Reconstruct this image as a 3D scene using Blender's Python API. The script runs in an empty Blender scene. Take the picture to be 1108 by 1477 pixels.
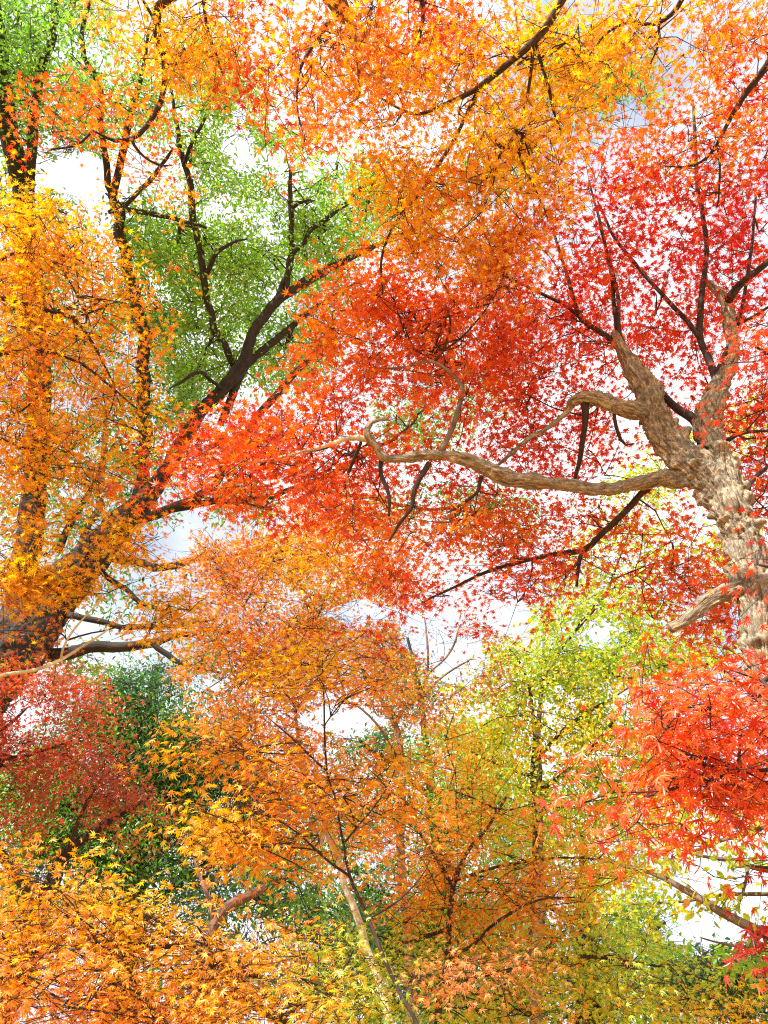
import bpy, math, random
import numpy as np
from mathutils import Vector

SEED = 11
rng = np.random.default_rng(SEED)
random.seed(SEED)
R = math.radians
scene = bpy.context.scene
col = scene.collection

# ---------------------------------------------------------------- camera
W, H = 1108.0, 1477.0
VFOV = R(67.0)
PITCH = R(42.0)
CAM = np.array([0.0, 0.0, 1.6])
FPX = (H / 2) / math.tan(VFOV / 2)
FWD = np.array([0, math.cos(PITCH), math.sin(PITCH)])
RGT = np.array([1.0, 0, 0])
UPV = np.array([0, -math.sin(PITCH), math.cos(PITCH)])

cam_data = bpy.data.cameras.new('camera')
cam = bpy.data.objects.new('camera', cam_data)
col.objects.link(cam)
cam.location = CAM
cam.rotation_euler = (math.pi / 2 + PITCH, 0, 0)
cam_data.sensor_fit = 'VERTICAL'
cam_data.angle = VFOV
cam_data.clip_start = 0.05
cam_data.clip_end = 2000
scene.camera = cam

# ---------------------------------------------------------------- light
SUN_EL, SUN_AZ = R(40), R(218)          # azimuth measured clockwise from +Y
sun_dir = np.array([math.sin(SUN_AZ) * math.cos(SUN_EL), math.cos(SUN_AZ) * math.cos(SUN_EL), math.sin(SUN_EL)])
sd = bpy.data.lights.new('sun', 'SUN')
sd.energy = 4.9
sd.angle = R(0.5)
sd.color = (1.0, 0.95, 0.86)
so = bpy.data.objects.new('sun', sd)
col.objects.link(so)
so.location = (0, 0, 40)
so.rotation_euler = Vector(-sun_dir).to_track_quat('-Z', 'Y').to_euler()

world = bpy.data.worlds.new('World')
scene.world = world
world.use_nodes = True
nt = world.node_tree
nt.nodes.clear()
def wn(t): return nt.nodes.new(t)
out = wn('ShaderNodeOutputWorld')
sky = wn('ShaderNodeTexSky')
sky.sky_type = 'NISHITA'
sky.sun_disc = False
sky.sun_elevation = SUN_EL
sky.sun_rotation = SUN_AZ
bg1 = wn('ShaderNodeBackground'); bg1.inputs['Strength'].default_value = 0.15
nt.links.new(sky.outputs[0], bg1.inputs['Color'])
bg2 = wn('ShaderNodeBackground'); bg2.inputs['Strength'].default_value = 0.74
bg2.inputs['Color'].default_value = (0.97, 0.98, 1.0, 1)
tc = wn('ShaderNodeTexCoord')
mp = wn('ShaderNodeMapping'); mp.inputs['Scale'].default_value = (1.0, 1.0, 1.5)
mp.inputs['Location'].default_value = (0.35, 0.1, 0.0)
nt.links.new(tc.outputs['Generated'], mp.inputs['Vector'])
nz = wn('ShaderNodeTexNoise'); nz.inputs['Scale'].default_value = 3.2; nz.inputs['Detail'].default_value = 7; nz.inputs['Roughness'].default_value = 0.58
nt.links.new(mp.outputs[0], nz.inputs['Vector'])
cr = wn('ShaderNodeValToRGB')
cr.color_ramp.elements[0].position = 0.30; cr.color_ramp.elements[0].color = (0.30, 0.30, 0.30, 1)
cr.color_ramp.elements[1].position = 0.56; cr.color_ramp.elements[1].color = (1, 1, 1, 1)
nt.links.new(nz.outputs['Fac'], cr.inputs[0])
mx = wn('ShaderNodeMixShader')
nt.links.new(cr.outputs[0], mx.inputs[0]); nt.links.new(bg1.outputs[0], mx.inputs[1]); nt.links.new(bg2.outputs[0], mx.inputs[2])
nt.links.new(mx.outputs[0], out.inputs['Surface'])

scene.view_settings.view_transform = 'Standard'
scene.view_settings.look = 'None'
scene.view_settings.gamma = 1.0
scene.view_settings.exposure = 0.98
scene.render.engine = 'CYCLES'
cy = scene.cycles
cy.max_bounces = 9; cy.diffuse_bounces = 6; cy.glossy_bounces = 2; cy.transmission_bounces = 6; cy.transparent_max_bounces = 4
cy.caustics_reflective = False; cy.caustics_refractive = False
cy.use_denoising = False
cy.pixel_filter_type = 'BLACKMAN_HARRIS'; cy.filter_width = 1.15
cy.sample_clamp_indirect = 6.0
try:
    cy.denoiser = 'OPENIMAGEDENOISE'
    cy.denoising_prefilter = 'ACCURATE'
except Exception:
    pass

# ---------------------------------------------------------------- helpers
def P(px, py, d):
    v = FWD + RGT * ((px - W / 2) / FPX) + UPV * ((H / 2 - py) / FPX)
    return CAM + v / np.linalg.norm(v) * d

def proj(p):
    q = p - CAM
    z = q @ FWD
    z = np.where(np.abs(z) < 1e-4, 1e-4, z)
    return W / 2 + FPX * (q @ RGT) / z, H / 2 - FPX * (q @ UPV) / z, z

def hash3(ix, iy, iz, seed):
    h = (ix * 374761393 + iy * 668265263 + iz * 2147483647 + seed * 1274126177) & 0xFFFFFFFF
    h = ((h ^ (h >> 13)) * 1274126177) & 0xFFFFFFFF
    h = h ^ (h >> 16)
    return (h & 0xFFFFFF) / float(0xFFFFFF)

def vnoise(p, seed=0):
    """value noise 0..1 at points (n,3)"""
    i = np.floor(p).astype(np.int64); f = p - i
    f = f * f * (3 - 2 * f)
    x, y, z = i[:, 0], i[:, 1], i[:, 2]
    r = 0
    for dx in (0, 1):
        wx = f[:, 0] if dx else 1 - f[:, 0]
        for dy in (0, 1):
            wy = f[:, 1] if dy else 1 - f[:, 1]
            for dz in (0, 1):
                wz = f[:, 2] if dz else 1 - f[:, 2]
                r = r + wx * wy * wz * hash3(x + dx, y + dy, z + dz, seed)
    return r

def fbm(p, oct=3, seed=0):
    r = 0; a = 0.5; t = 0
    for k in range(oct):
        r = r + a * vnoise(p * (2 ** k), seed + k * 17); t += a; a *= 0.5
    return r / t

def norm(v):
    return v / np.maximum(np.linalg.norm(v, axis=-1, keepdims=True), 1e-9)

def mesh_from(name, verts, faces_flat, loop_sizes, mat, colors=None, bark=None, smooth=False):
    me = bpy.data.meshes.new(name)
    nv = len(verts); nl = len(faces_flat); nf = len(loop_sizes)
    me.vertices.add(nv); me.loops.add(nl); me.polygons.add(nf)
    me.vertices.foreach_set('co', np.ascontiguousarray(verts, dtype=np.float32).ravel())
    me.loops.foreach_set('vertex_index', np.ascontiguousarray(faces_flat, dtype=np.int32))
    st = np.zeros(nf, dtype=np.int32); st[1:] = np.cumsum(loop_sizes)[:-1]
    me.polygons.foreach_set('loop_start', st)
    if colors is not None:
        a = me.color_attributes.new('leaf_color', 'BYTE_COLOR', 'POINT')
        c = np.ones((nv, 4), dtype=np.float32); c[:, :3] = colors
        a.data.foreach_set('color', c.ravel())
    if bark is not None:
        a = me.attributes.new('bark', 'FLOAT_VECTOR', 'POINT')
        a.data.foreach_set('vector', np.ascontiguousarray(bark, dtype=np.float32).ravel())
    me.update(calc_edges=True)
    me.polygons.foreach_set('use_smooth', np.full(nf, smooth, dtype=bool))
    me.materials.append(mat)
    return me

def link(name, me, parent=None, base=None):
    o = bpy.data.objects.new(name, me)
    col.objects.link(o)
    if parent is not None:
        o.parent = parent
    return o

# ---------------------------------------------------------------- materials
def new_mat(name):
    m = bpy.data.materials.new(name); m.use_nodes = True
    t = m.node_tree; t.nodes.clear()
    return m, t

def leaf_mat(name, trans=0.5, gloss=0.05, rough=0.45):
    m, t = new_mat(name)
    o = t.nodes.new('ShaderNodeOutputMaterial')
    at = t.nodes.new('ShaderNodeVertexColor'); at.layer_name = 'leaf_color'
    df = t.nodes.new('ShaderNodeBsdfDiffuse'); tr = t.nodes.new('ShaderNodeBsdfTranslucent')
    hs = t.nodes.new('ShaderNodeHueSaturation'); hs.inputs['Saturation'].default_value = 1.05; hs.inputs['Value'].default_value = 1.12
    tcn = t.nodes.new('ShaderNodeTexCoord'); nn = t.nodes.new('ShaderNodeTexNoise'); nn.inputs['Scale'].default_value = 55; nn.inputs['Detail'].default_value = 3
    t.links.new(tcn.outputs['Object'], nn.inputs['Vector'])
    rp = t.nodes.new('ShaderNodeValToRGB'); rp.color_ramp.elements[0].position = 0.56; rp.color_ramp.elements[0].color = (0, 0, 0, 1)
    rp.color_ramp.elements[1].position = 0.72; rp.color_ramp.elements[1].color = (0.75, 0.75, 0.75, 1)
    t.links.new(nn.outputs['Fac'], rp.inputs[0])
    wr = t.nodes.new('ShaderNodeMixRGB'); wr.blend_type = 'MULTIPLY'; wr.inputs[2].default_value = (0.62, 0.45, 0.40, 1)
    t.links.new(rp.outputs[0], wr.inputs[0]); t.links.new(at.outputs['Color'], wr.inputs[1])
    t.links.new(wr.outputs[0], hs.inputs['Color'])
    t.links.new(wr.outputs[0], df.inputs['Color']); t.links.new(hs.outputs['Color'], tr.inputs['Color'])
    m1 = t.nodes.new('ShaderNodeMixShader'); m1.inputs[0].default_value = trans
    t.links.new(df.outputs[0], m1.inputs[1]); t.links.new(tr.outputs[0], m1.inputs[2])
    gl = t.nodes.new('ShaderNodeBsdfGlossy'); gl.inputs['Roughness'].default_value = rough
    gl.inputs['Color'].default_value = (1, 1, 1, 1)
    m2 = t.nodes.new('ShaderNodeMixShader'); m2.inputs[0].default_value = gloss
    t.links.new(m1.outputs[0], m2.inputs[1]); t.links.new(gl.outputs[0], m2.inputs[2])
    t.links.new(m2.outputs[0], o.inputs['Surface'])
    return m

def bark_mat(name, light, dark, extra=None, scale=9.0, stretch=0.3, bump=0.6, moss=None, moss_amt=0.5, crack=0.7):
    m, t = new_mat(name)
    N = t.nodes.new; L = t.links.new
    o = N('ShaderNodeOutputMaterial'); b = N('ShaderNodeBsdfPrincipled')
    b.inputs['Roughness'].default_value = 0.85
    at = N('ShaderNodeAttribute'); at.attribute_name = 'bark'
    mp = N('ShaderNodeMapping'); mp.inputs['Scale'].default_value = (1, 1, stretch)
    L(at.outputs['Vector'], mp.inputs['Vector'])
    n1 = N('ShaderNodeTexNoise'); n1.inputs['Scale'].default_value = scale * 2.2; n1.inputs['Detail'].default_value = 8; n1.inputs['Roughness'].default_value = 0.65
    L(mp.outputs[0], n1.inputs['Vector'])
    n2 = N('ShaderNodeTexNoise'); n2.inputs['Scale'].default_value = scale * 0.55; n2.inputs['Detail'].default_value = 4
    L(at.outputs['Vector'], n2.inputs['Vector'])
    vo = N('ShaderNodeTexVoronoi'); vo.feature = 'DISTANCE_TO_EDGE'; vo.inputs['Scale'].default_value = scale * 2.0
    # warp the cracks
    wv = N('ShaderNodeMixRGB'); wv.blend_type = 'ADD'; wv.inputs[0].default_value = 0.08
    L(mp.outputs[0], wv.inputs[1]); L(n1.outputs['Color'], wv.inputs[2]); L(wv.outputs[0], vo.inputs['Vector'])
    r1 = N('ShaderNodeValToRGB')
    r1.color_ramp.elements[0].position = 0.40; r1.color_ramp.elements[0].color = (*dark, 1)
    r1.color_ramp.elements[1].position = 0.59; r1.color_ramp.elements[1].color = (*light, 1)
    L(n1.outputs['Fac'], r1.inputs[0])
    cur = r1.outputs[0]
    if extra:
        r2 = N('ShaderNodeValToRGB'); r2.color_ramp.elements[0].position = 0.47; r2.color_ramp.elements[1].position = 0.58
        L(n2.outputs['Fac'], r2.inputs[0])
        mxx = N('ShaderNodeMixRGB'); mxx.inputs[2].default_value = (*extra, 1)
        ml = N('ShaderNodeMath'); ml.operation = 'MULTIPLY'; ml.inputs[1].default_value = 0.6
        L(r2.outputs[0], ml.inputs[0]); L(ml.outputs[0], mxx.inputs[0]); L(cur, mxx.inputs[1]); cur = mxx.outputs[0]
    r3 = N('ShaderNodeValToRGB'); r3.color_ramp.elements[0].position = 0.0; r3.color_ramp.elements[0].color = (0.25, 0.22, 0.2, 1)
    r3.color_ramp.elements[1].position = 0.07; r3.color_ramp.elements[1].color = (1, 1, 1, 1)
    L(vo.outputs['Distance'], r3.inputs[0])
    mm = N('ShaderNodeMixRGB'); mm.blend_type = 'MULTIPLY'; mm.inputs[0].default_value = crack
    L(cur, mm.inputs[1]); L(r3.outputs[0], mm.inputs[2]); cur = mm.outputs[0]
    if moss:
        ge = N('ShaderNodeNewGeometry'); sx = N('ShaderNodeSeparateXYZ'); L(ge.outputs['Normal'], sx.inputs[0])
        ma = N('ShaderNodeMath'); ma.operation = 'MULTIPLY_ADD'; ma.inputs[1].default_value = 0.5; ma.inputs[2].default_value = -0.25
        L(sx.outputs['Z'], ma.inputs[0])
        mb_ = N('ShaderNodeMath'); mb_.operation = 'ADD'; L(ma.outputs[0], mb_.inputs[0]); L(n2.outputs['Fac'], mb_.inputs[1])
        rr = N('ShaderNodeValToRGB'); rr.color_ramp.elements[0].position = 0.42; rr.color_ramp.elements[1].position = 0.62
        rr.color_ramp.elements[1].color = (moss_amt, moss_amt, moss_amt, 1)
        L(mb_.outputs[0], rr.inputs[0])
        mo = N('ShaderNodeMixRGB'); mo.inputs[2].default_value = (*moss, 1); L(rr.outputs[0], mo.inputs[0]); L(cur, mo.inputs[1]); cur = mo.outputs[0]
    L(cur, b.inputs['Base Color'])
    ad = N('ShaderNodeMath'); ad.operation = 'MULTIPLY_ADD'; ad.inputs[1].default_value = 1.6
    cl = N('ShaderNodeMath'); cl.operation = 'MINIMUM'; cl.inputs[1].default_value = 0.12 * min(1, crack * 2); L(vo.outputs['Distance'], cl.inputs[0])
    L(cl.outputs[0], ad.inputs[0]); L(n1.outputs['Fac'], ad.inputs[2])
    bp = N('ShaderNodeBump'); bp.inputs['Strength'].default_value = bump; bp.inputs['Distance'].default_value = 0.02
    L(ad.outputs[0], bp.inputs['Height']); L(bp.outputs[0], b.inputs['Normal'])
    L(b.outputs[0], o.inputs['Surface'])
    return m

M_LEAF = leaf_mat('maple_leaf', 0.60, 0.04)
M_LEAF_NEAR = leaf_mat('maple_leaf_glossy', 0.55, 0.05, 0.4)
M_GREEN = leaf_mat('evergreen_leaf', 0.60, 0.06, 0.35)
B_HERO = bark_mat('maple_bark', (0.57, 0.48, 0.325), (0.15, 0.115, 0.075), (0.30, 0.28, 0.21), scale=24, stretch=0.3, bump=1.0, crack=0.3)
B_TWIG = bark_mat('maple_twig_bark', (0.058, 0.034, 0.025), (0.022, 0.013, 0.01), None, scale=20, bump=0.3)
B_CAM = bark_mat('camphor_bark', (0.036, 0.025, 0.018), (0.011, 0.008, 0.006), (0.026, 0.02, 0.015), scale=7, stretch=0.22, bump=1.0, moss=(0.10, 0.11, 0.02), moss_amt=0.4, crack=0.45)
B_CAMT = bark_mat('camphor_twig_bark', (0.06, 0.042, 0.03), (0.03, 0.02, 0.015), None, scale=8, bump=0.3)
B_PALE = bark_mat('pale_bark', (0.70, 0.62, 0.43), (0.38, 0.32, 0.21), (0.42, 0.42, 0.27), scale=12, stretch=0.4, bump=0.4, crack=0.15)
B_GREY = bark_mat('grey_brown_bark', (0.24, 0.17, 0.12), (0.10, 0.065, 0.045), (0.17, 0.15, 0.11), scale=7, stretch=0.3, bump=0.6)
B_RED = bark_mat('reddish_bark', (0.26, 0.12, 0.07), (0.08, 0.035, 0.022), None, scale=6, stretch=0.3, bump=0.7)

# ---------------------------------------------------------------- tubes
def catmull(pts, n_per):
    pts = np.asarray(pts, float)
    p = np.vstack([2 * pts[0] - pts[1], pts, 2 * pts[-1] - pts[-2]])
    outp = []
    for i in range(1, len(p) - 2):
        t = np.linspace(0, 1, n_per, endpoint=False)[:, None]
        p0, p1, p2, p3 = p[i - 1], p[i], p[i + 1], p[i + 2]
        outp.append(0.5 * ((2 * p1) + (-p0 + p2) * t + (2 * p0 - 5 * p1 + 4 * p2 - p3) * t ** 2 + (-p0 + 3 * p1 - 3 * p2 + p3) * t ** 3))
    outp.append(p[-2][None])
    return np.vstack(outp)

def smooth_path(pr, step):
    """pr: (n,4) points+radius -> resampled (m,4)"""
    pr = np.asarray(pr, float)
    c = catmull(pr, 14) if len(pr) > 2 else np.linspace(pr[0], pr[-1], 20)
    c[:, 3] = np.maximum(c[:, 3], pr[:, 3].min() * 0.8)
    s = np.concatenate([[0], np.cumsum(np.linalg.norm(np.diff(c[:, :3], axis=0), axis=1))])
    m = max(4, int(s[-1] / step) + 1)
    u = np.linspace(0, s[-1], m)
    return np.stack([np.interp(u, s, c[:, k]) for k in range(4)], 1), u

def frames(path):
    t = norm(np.gradient(path, axis=0))
    a = np.array([0.3, 0.2, 1.0]) if abs(t[0] @ np.array([0, 0, 1])) < 0.9 else np.array([1.0, 0.1, 0])
    n = np.zeros_like(t)
    v = a - t[0] * (a @ t[0]); n[0] = v / np.linalg.norm(v)
    for i in range(1, len(t)):
        v = n[i - 1] - t[i] * (n[i - 1] @ t[i]); n[i] = v / max(np.linalg.norm(v), 1e-9)
    return t, n, np.cross(t, n)

class Tubes:
    def __init__(s): s.v = []; s.b = []; s.f = []; s.n = 0
    def add(s, pr, step=0.04, K=14, gnarl=0.06, wob=0.0, seed=0, knobs=0.0, freq=9.0, s0=0.0, ridge=0.0, rfreq=30.0):
        pr, u = smooth_path(pr, step)
        path, rad = pr[:, :3].copy(), pr[:, 3]
        if wob > 0:
            q = np.stack([u * 3.0, np.full_like(u, seed * 3.7), u * 0], 1)
            for k in range(3):
                w = (fbm(q + k * 31.3, 2, seed + 5) - 0.5) * 2 * wob
                e = np.minimum(u, u[-1] - u) / max(u[-1], 1e-6)
                path[:, k] += w * np.clip(e * 8, 0, 1)
        t, n, b = frames(path)
        m = len(path)
        ang = np.linspace(0, 2 * np.pi, K, endpoint=False)
        ca, sa = np.cos(ang), np.sin(ang)
        dirs = n[:, None, :] * ca[None, :, None] + b[:, None, :] * sa[None, :, None]
        loc = np.stack([np.broadcast_to(ca * 1.0, (m, K)) * rad[:, None], np.broadcast_to(sa, (m, K)) * rad[:, None], np.broadcast_to(u[:, None] + s0 + seed * 1.7, (m, K))], -1)
        fl = loc.reshape(-1, 3)
        sc = np.array([freq, freq, freq * 0.35])
        d = 1 + gnarl * 2 * (fbm(fl * sc + seed, 3, seed) - 0.5) * 2
        if ridge > 0:                       # furrows running along the wood, wrinkles running round it
            warp = (fbm(fl * freq * .6 + 9.1, 2, seed + 3) - .5)[:, None] * np.array([.5, .5, 1.2])
            r1 = 1 - np.abs(2 * fbm(fl * np.array([rfreq, rfreq, rfreq * .16]) + warp, 2, seed + 4) - 1) * 2.2
            r2 = 1 - np.abs(2 * fbm(fl * np.array([rfreq * .35, rfreq * .35, rfreq * .8]) + warp * 2, 2, seed + 6) - 1) * 2.2
            w2 = np.clip((fbm(fl * freq * .3 + 4.4, 2, seed + 8) - .42) * 6, 0, 1)
            d = d - ridge * (np.clip(r1, 0, 1) * (1 - .6 * w2) + 1.1 * np.clip(r2, 0, 1) * w2)
        if knobs > 0:
            d = d + knobs * np.clip(fbm(fl * np.array([13., 13., 13.]) + seed * 2, 2, seed + 9) - 0.56, 0, 1) * 4
        rr = rad[:, None] * d.reshape(m, K)
        V = path[:, None, :] + dirs * rr[:, :, None]
        i0 = s.n
        s.v.append(V.reshape(-1, 3)); s.b.append(fl)
        a = np.arange(m - 1)[:, None] * K + np.arange(K)[None, :]
        a2 = np.arange(m - 1)[:, None] * K + (np.arange(K)[None, :] + 1) % K
        q = np.stack([a, a2, a2 + K, a + K], -1).reshape(-1, 4) + i0
        s.f.append(q)
        # caps
        for ring, ctr, rev in ((0, path[0] - t[0] * rad[0] * 0.15, True), (m - 1, path[-1] + t[-1] * rad[-1] * 0.25, False)):
            ci = i0 + m * K + (0 if rev else 1)
            s.v.append(ctr[None]); s.b.append(np.array([[0, 0, u[ring] + s0]]))
            ids = i0 + ring * K + np.arange(K); nx = np.roll(ids, -1)
            tri = np.stack([nx, ids, np.full(K, ci), np.full(K, -1)], -1) if rev else np.stack([ids, nx, np.full(K, ci), np.full(K, -1)], -1)
            s.f.append(tri)
        s.n += m * K + 2
        return path, rad
    def mesh(s, name, mat, base):
        v = np.vstack(s.v) - base; b = np.vstack(s.b); f = np.vstack(s.f)
        sizes = np.where(f[:, 3] < 0, 3, 4).astype(np.int32)
        flat = f.ravel(); flat = flat[flat >= 0]
        return mesh_from(name, v, flat, sizes, mat, bark=b, smooth=True)

def tubes_batch(pts, rads, K):
    """pts (T,M,3), rads (T,M) -> verts, quads flat"""
    T, M, _ = pts.shape
    t = norm(np.gradient(pts, axis=1))
    a = np.where(np.abs(t[:, :1, 2:3]) < 0.8, np.array([0, 0, 1.0]), np.array([1.0, 0, 0]))
    n = norm(np.cross(t, np.broadcast_to(a, t.shape))); b = np.cross(t, n)
    ang = np.linspace(0, 2 * np.pi, K, endpoint=False)
    V = pts[:, :, None, :] + (n[:, :, None, :] * np.cos(ang)[None, None, :, None] + b[:, :, None, :] * np.sin(ang)[None, None, :, None]) * rads[:, :, None, None]
    base = (np.arange(T) * M * K)[:, None, None] + (np.arange(M - 1) * K)[None, :, None]
    i = np.arange(K)[None, None, :]; j = (i + 1) % K
    q = np.stack([base + i, base + j, base + j + K, base + i + K], -1).reshape(-1, 4)
    return V.reshape(-1, 3), q

# ---------------------------------------------------------------- leaves
def maple_template(lobes, hires, sinus=0.30, seed=0):
    r = np.random.default_rng(seed)
    if lobes == 7: A = [-128, -80, -40, 0, 40, 80, 128]; Ls = [0.40, 0.74, 0.94, 1.0, 0.94, 0.74, 0.40]
    else: A = [-104, -52, 0, 52, 104]; Ls = [0.6, 0.92, 1.0, 0.92, 0.6]
    A = [a + r.uniform(-5, 5) for a in A]; Ls = [l * r.uniform(0.9, 1.08) for l in Ls]
    ring = []
    def pt(a, l): return (l * math.sin(R(a)), l * math.cos(R(a)))
    ring.append(pt(-172, 0.07))
    for k, (a, l) in enumerate(zip(A, Ls)):
        if k > 0: ring.append(pt((A[k - 1] + a) / 2, sinus * min(1, (Ls[k - 1] + l) / 1.7)))
        if hires:
            hw = 0.10 * l
            for sgn, fr, wd in ((-1, 0.55, 1.0), (0, 1, 0), (1, 0.55, 1.0)):
                ca, sa = math.cos(R(a)), math.sin(R(a))
                x = sa * l * fr + ca * hw * wd * sgn; y = ca * l * fr - sa * hw * wd * sgn
                ring.append((x, y))
        else:
            ring.append(pt(a, l))
    ring.append(pt(172, 0.07))
    ring = np.array(ring)
    v = np.vstack([[0, 0], ring]) / 1.55
    n = len(ring)
    tri = [(0, i, i + 1) for i in range(1, n)]
    tri = [(a, c, b) for a, b, c in tri]
    if hires:   # petiole
        k = len(v)
        v = np.vstack([v, [(-0.012, 0.0), (0.012, 0.0), (0.0, -0.42)]])
        tri.append((k, k + 1, k + 2))
    z = -(v ** 2).sum(1)
    return np.column_stack([v, z]), np.array(tri)

def oval_template(wd=0.42, seed=0):
    v = np.array([(0, -0.5, 0), (0, -0.15, 0), (0, 0.2, 0), (0, 0.55, 0), (-wd / 2, -0.12, 0.05), (-wd * 0.42, 0.18, 0.05), (wd / 2, -0.12, 0.05), (wd * 0.42, 0.18, 0.05)], float)
    tri = np.array([(0, 1, 4), (1, 5, 4), (1, 2, 5), (2, 3, 5), (0, 6, 1), (1, 6, 7), (1, 7, 2), (2, 7, 3)])
    v[:, 2] -= (v[:, 1] + 0.5) ** 2 * 0.3
    return v, tri

TPL = {
    'maple_near': [maple_template(7, True, 0.22, s) for s in range(4)],
    'maple': [maple_template(7, False, 0.285, s + 10) for s in range(4)],
    'maple_far': [maple_template(5, False, 0.34, s + 20) for s in range(3)],
    'oval': [oval_template(0.46), oval_template(0.38)],
    'round': [oval_template(0.62), oval_template(0.52)],
}
def rgb(*c): return np.array(c, float)
CRIMSON = rgb(0.60, 0.036, 0.036); SCARLET = rgb(0.73, 0.08, 0.036); VERM = rgb(0.82, 0.16, 0.036)
ORED = rgb(0.81, 0.215, 0.03); ORANGE = rgb(0.82, 0.32, 0.022); AMBER = rgb(0.85, 0.45, 0.022); YEL = rgb(0.88, 0.62, 0.03)
YGREEN = rgb(0.62, 0.67, 0.055); LIME = rgb(0.42, 0.58, 0.06); OLIVE = rgb(0.70, 0.58, 0.04); RUST = rgb(0.56, 0.22, 0.06)
GREEN = rgb(0.17, 0.40, 0.04); DGREEN = rgb(0.055, 0.17, 0.045); BGREEN = rgb(0.34, 0.58, 0.06); DRED = rgb(0.46, 0.095, 0.05); SALMON = rgb(0.82, 0.40, 0.14)
PAL = {
    'crimson': [(CRIMSON, 3), (SCARLET, 3), (VERM, .6)],
    'peach': [(ORED, 1.3), (SALMON, 1.3), (ORANGE, 3), (AMBER, 2.4), (YEL, .6)],
    'deepverm': [(CRIMSON, .5), (SCARLET, 2), (VERM, 3), (ORED, .6), (SALMON, .3)],
    'scarlet': [(CRIMSON, .6), (SCARLET, 3), (VERM, 2.2), (ORED, .4)],
    'verm': [(SCARLET, 1.5), (VERM, 3), (ORED, 2), (ORANGE, .3)],
    'redorange': [(SCARLET, .6), (VERM, 1.6), (ORED, 3), (ORANGE, 2.2), (AMBER, .4)],
    'orange': [(ORED, 1.0), (ORANGE, 3), (AMBER, 2.2), (YEL, .5)],
    'gold': [(ORANGE, 1.2), (AMBER, 3), (YEL, 2.2)],
    'yellow': [(AMBER, 1.5), (YEL, 4)],
    'ochre': [(RUST, 2.4), (ORED, 1.8), (ORANGE, 2.6), (AMBER, 1.1), (OLIVE, 1.2), (YGREEN, .3)],
    'olive': [(ORANGE, 1.0), (AMBER, 1.2), (OLIVE, 2), (YGREEN, 2.6), (LIME, 1.6)],
    'ygreen': [(YGREEN, 3), (LIME, 2.5), (YEL, .7), (BGREEN, 1)],
    'green': [(GREEN, 3), (BGREEN, 2.0), (DGREEN, 1.3)],
    'bgreen': [(BGREEN, 3), (GREEN, 1.4), (LIME, 1)],
    'dgreen': [(DGREEN, 3), (GREEN, 1)],
    'dred': [(DRED, 3), (SCARLET, 1.2), (RUST, 1)],
    'brown': [(RUST, 3), (DRED, 1.5), (OLIVE, 1)],
    'salmon': [(SALMON, 3), (ORANGE, 1), (ORED, 1)],
}

# openings between the crowns where the sky is seen: x, y, rx, ry, share of leaves missing
GAPS = [(105, 255, 52, 42, .97), (345, 205, 20, 40, .9), (400, 240, 26, 22, .5), (480, 240, 36, 18, .6), (700, 12, 22, 26, .8),
        (238, 785, 42, 17, .95), (330, 765, 40, 14, .6), (522, 882, 44, 20, .92), (735, 890, 36, 24, .85), (625, 915, 66, 30, .85), (668, 960, 40, 22, .7),
        (498, 1040, 60, 20, .85), (1030, 1262, 58, 34, .8), (1005, 1345, 56, 28, .85), (190, 952, 70, 16, .75), (300, 985, 22, 14, .7),
        (905, 168, 28, 24, .85), (20, 1015, 20, 20, .5), (65, 1262, 24, 12, .7), (370, 1340, 26, 20, .6), (560, 885, 30, 14, .6), (320, 300, 22, 20, .5),
        (735, 690, 30, 10, .6), (880, 800, 22, 12, .6), (1080, 1300, 30, 40, .6), (395, 165, 14, 30, .5), (400, 330, 20, 26, .5)]

def gap_kill(p, r):
    x, y, z = proj(p)
    kill = np.zeros(len(p), bool)
    w = (fbm(np.stack([x / 26, y / 26, x * 0], 1), 3, 77) - 0.5) * 1.3
    for gx, gy, rx, ry, pr in GAPS:
        d = np.sqrt(((x - gx) / rx) ** 2 + ((y - gy) / ry) ** 2) + w
        kill |= (d < 0.95) & (r.random(len(p)) < pr * .95)
    return kill

def leaf_mesh(name, kind, O, Y, Z, size, colr, curl, mat, base):
    r = np.random.default_rng(len(O))
    tpls = TPL[kind]
    which = r.integers(0, len(tpls), len(O))
    vs, fs, cs = [], [], []
    n0 = 0
    X = norm(np.cross(Y, Z)); Z = np.cross(X, Y)
    for k, (tv, tf) in enumerate(tpls):
        idx = np.where(which == k)[0]
        if len(idx) == 0: continue
        zc = tv[None, :, 2] * curl[idx, None]
        asp = r.uniform(0.85, 1.15, len(idx))
        V = O[idx, None, :] + size[idx, None, None] * (X[idx, None, :] * (tv[None, :, 0] * asp[:, None])[:, :, None] + Y[idx, None, :] * tv[None, :, 1, None] + Z[idx, None, :] * zc[:, :, None])
        vs.append(V.reshape(-1, 3))
        nv = len(tv)
        fs.append((tf[None] + (np.arange(len(idx)) * nv)[:, None, None] + n0).reshape(-1, 3))
        cs.append(np.repeat(colr[idx], nv, axis=0))
        n0 += nv * len(idx)
    v = np.vstack(vs) - base; f = np.vstack(fs); c = np.vstack(cs)
    return mesh_from(name, v, f.ravel(), np.full(len(f), 3, np.int32), mat, colors=c)

# ---------------------------------------------------------------- trees
def px_path(pts):
    """(px, py, distance, width in px) -> (x, y, z, radius)"""
    o = []
    for px, py, d, w in pts:
        o.append([*P(px, py, d), 0.5 * w * d / FPX])
    return np.array(o)

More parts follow.
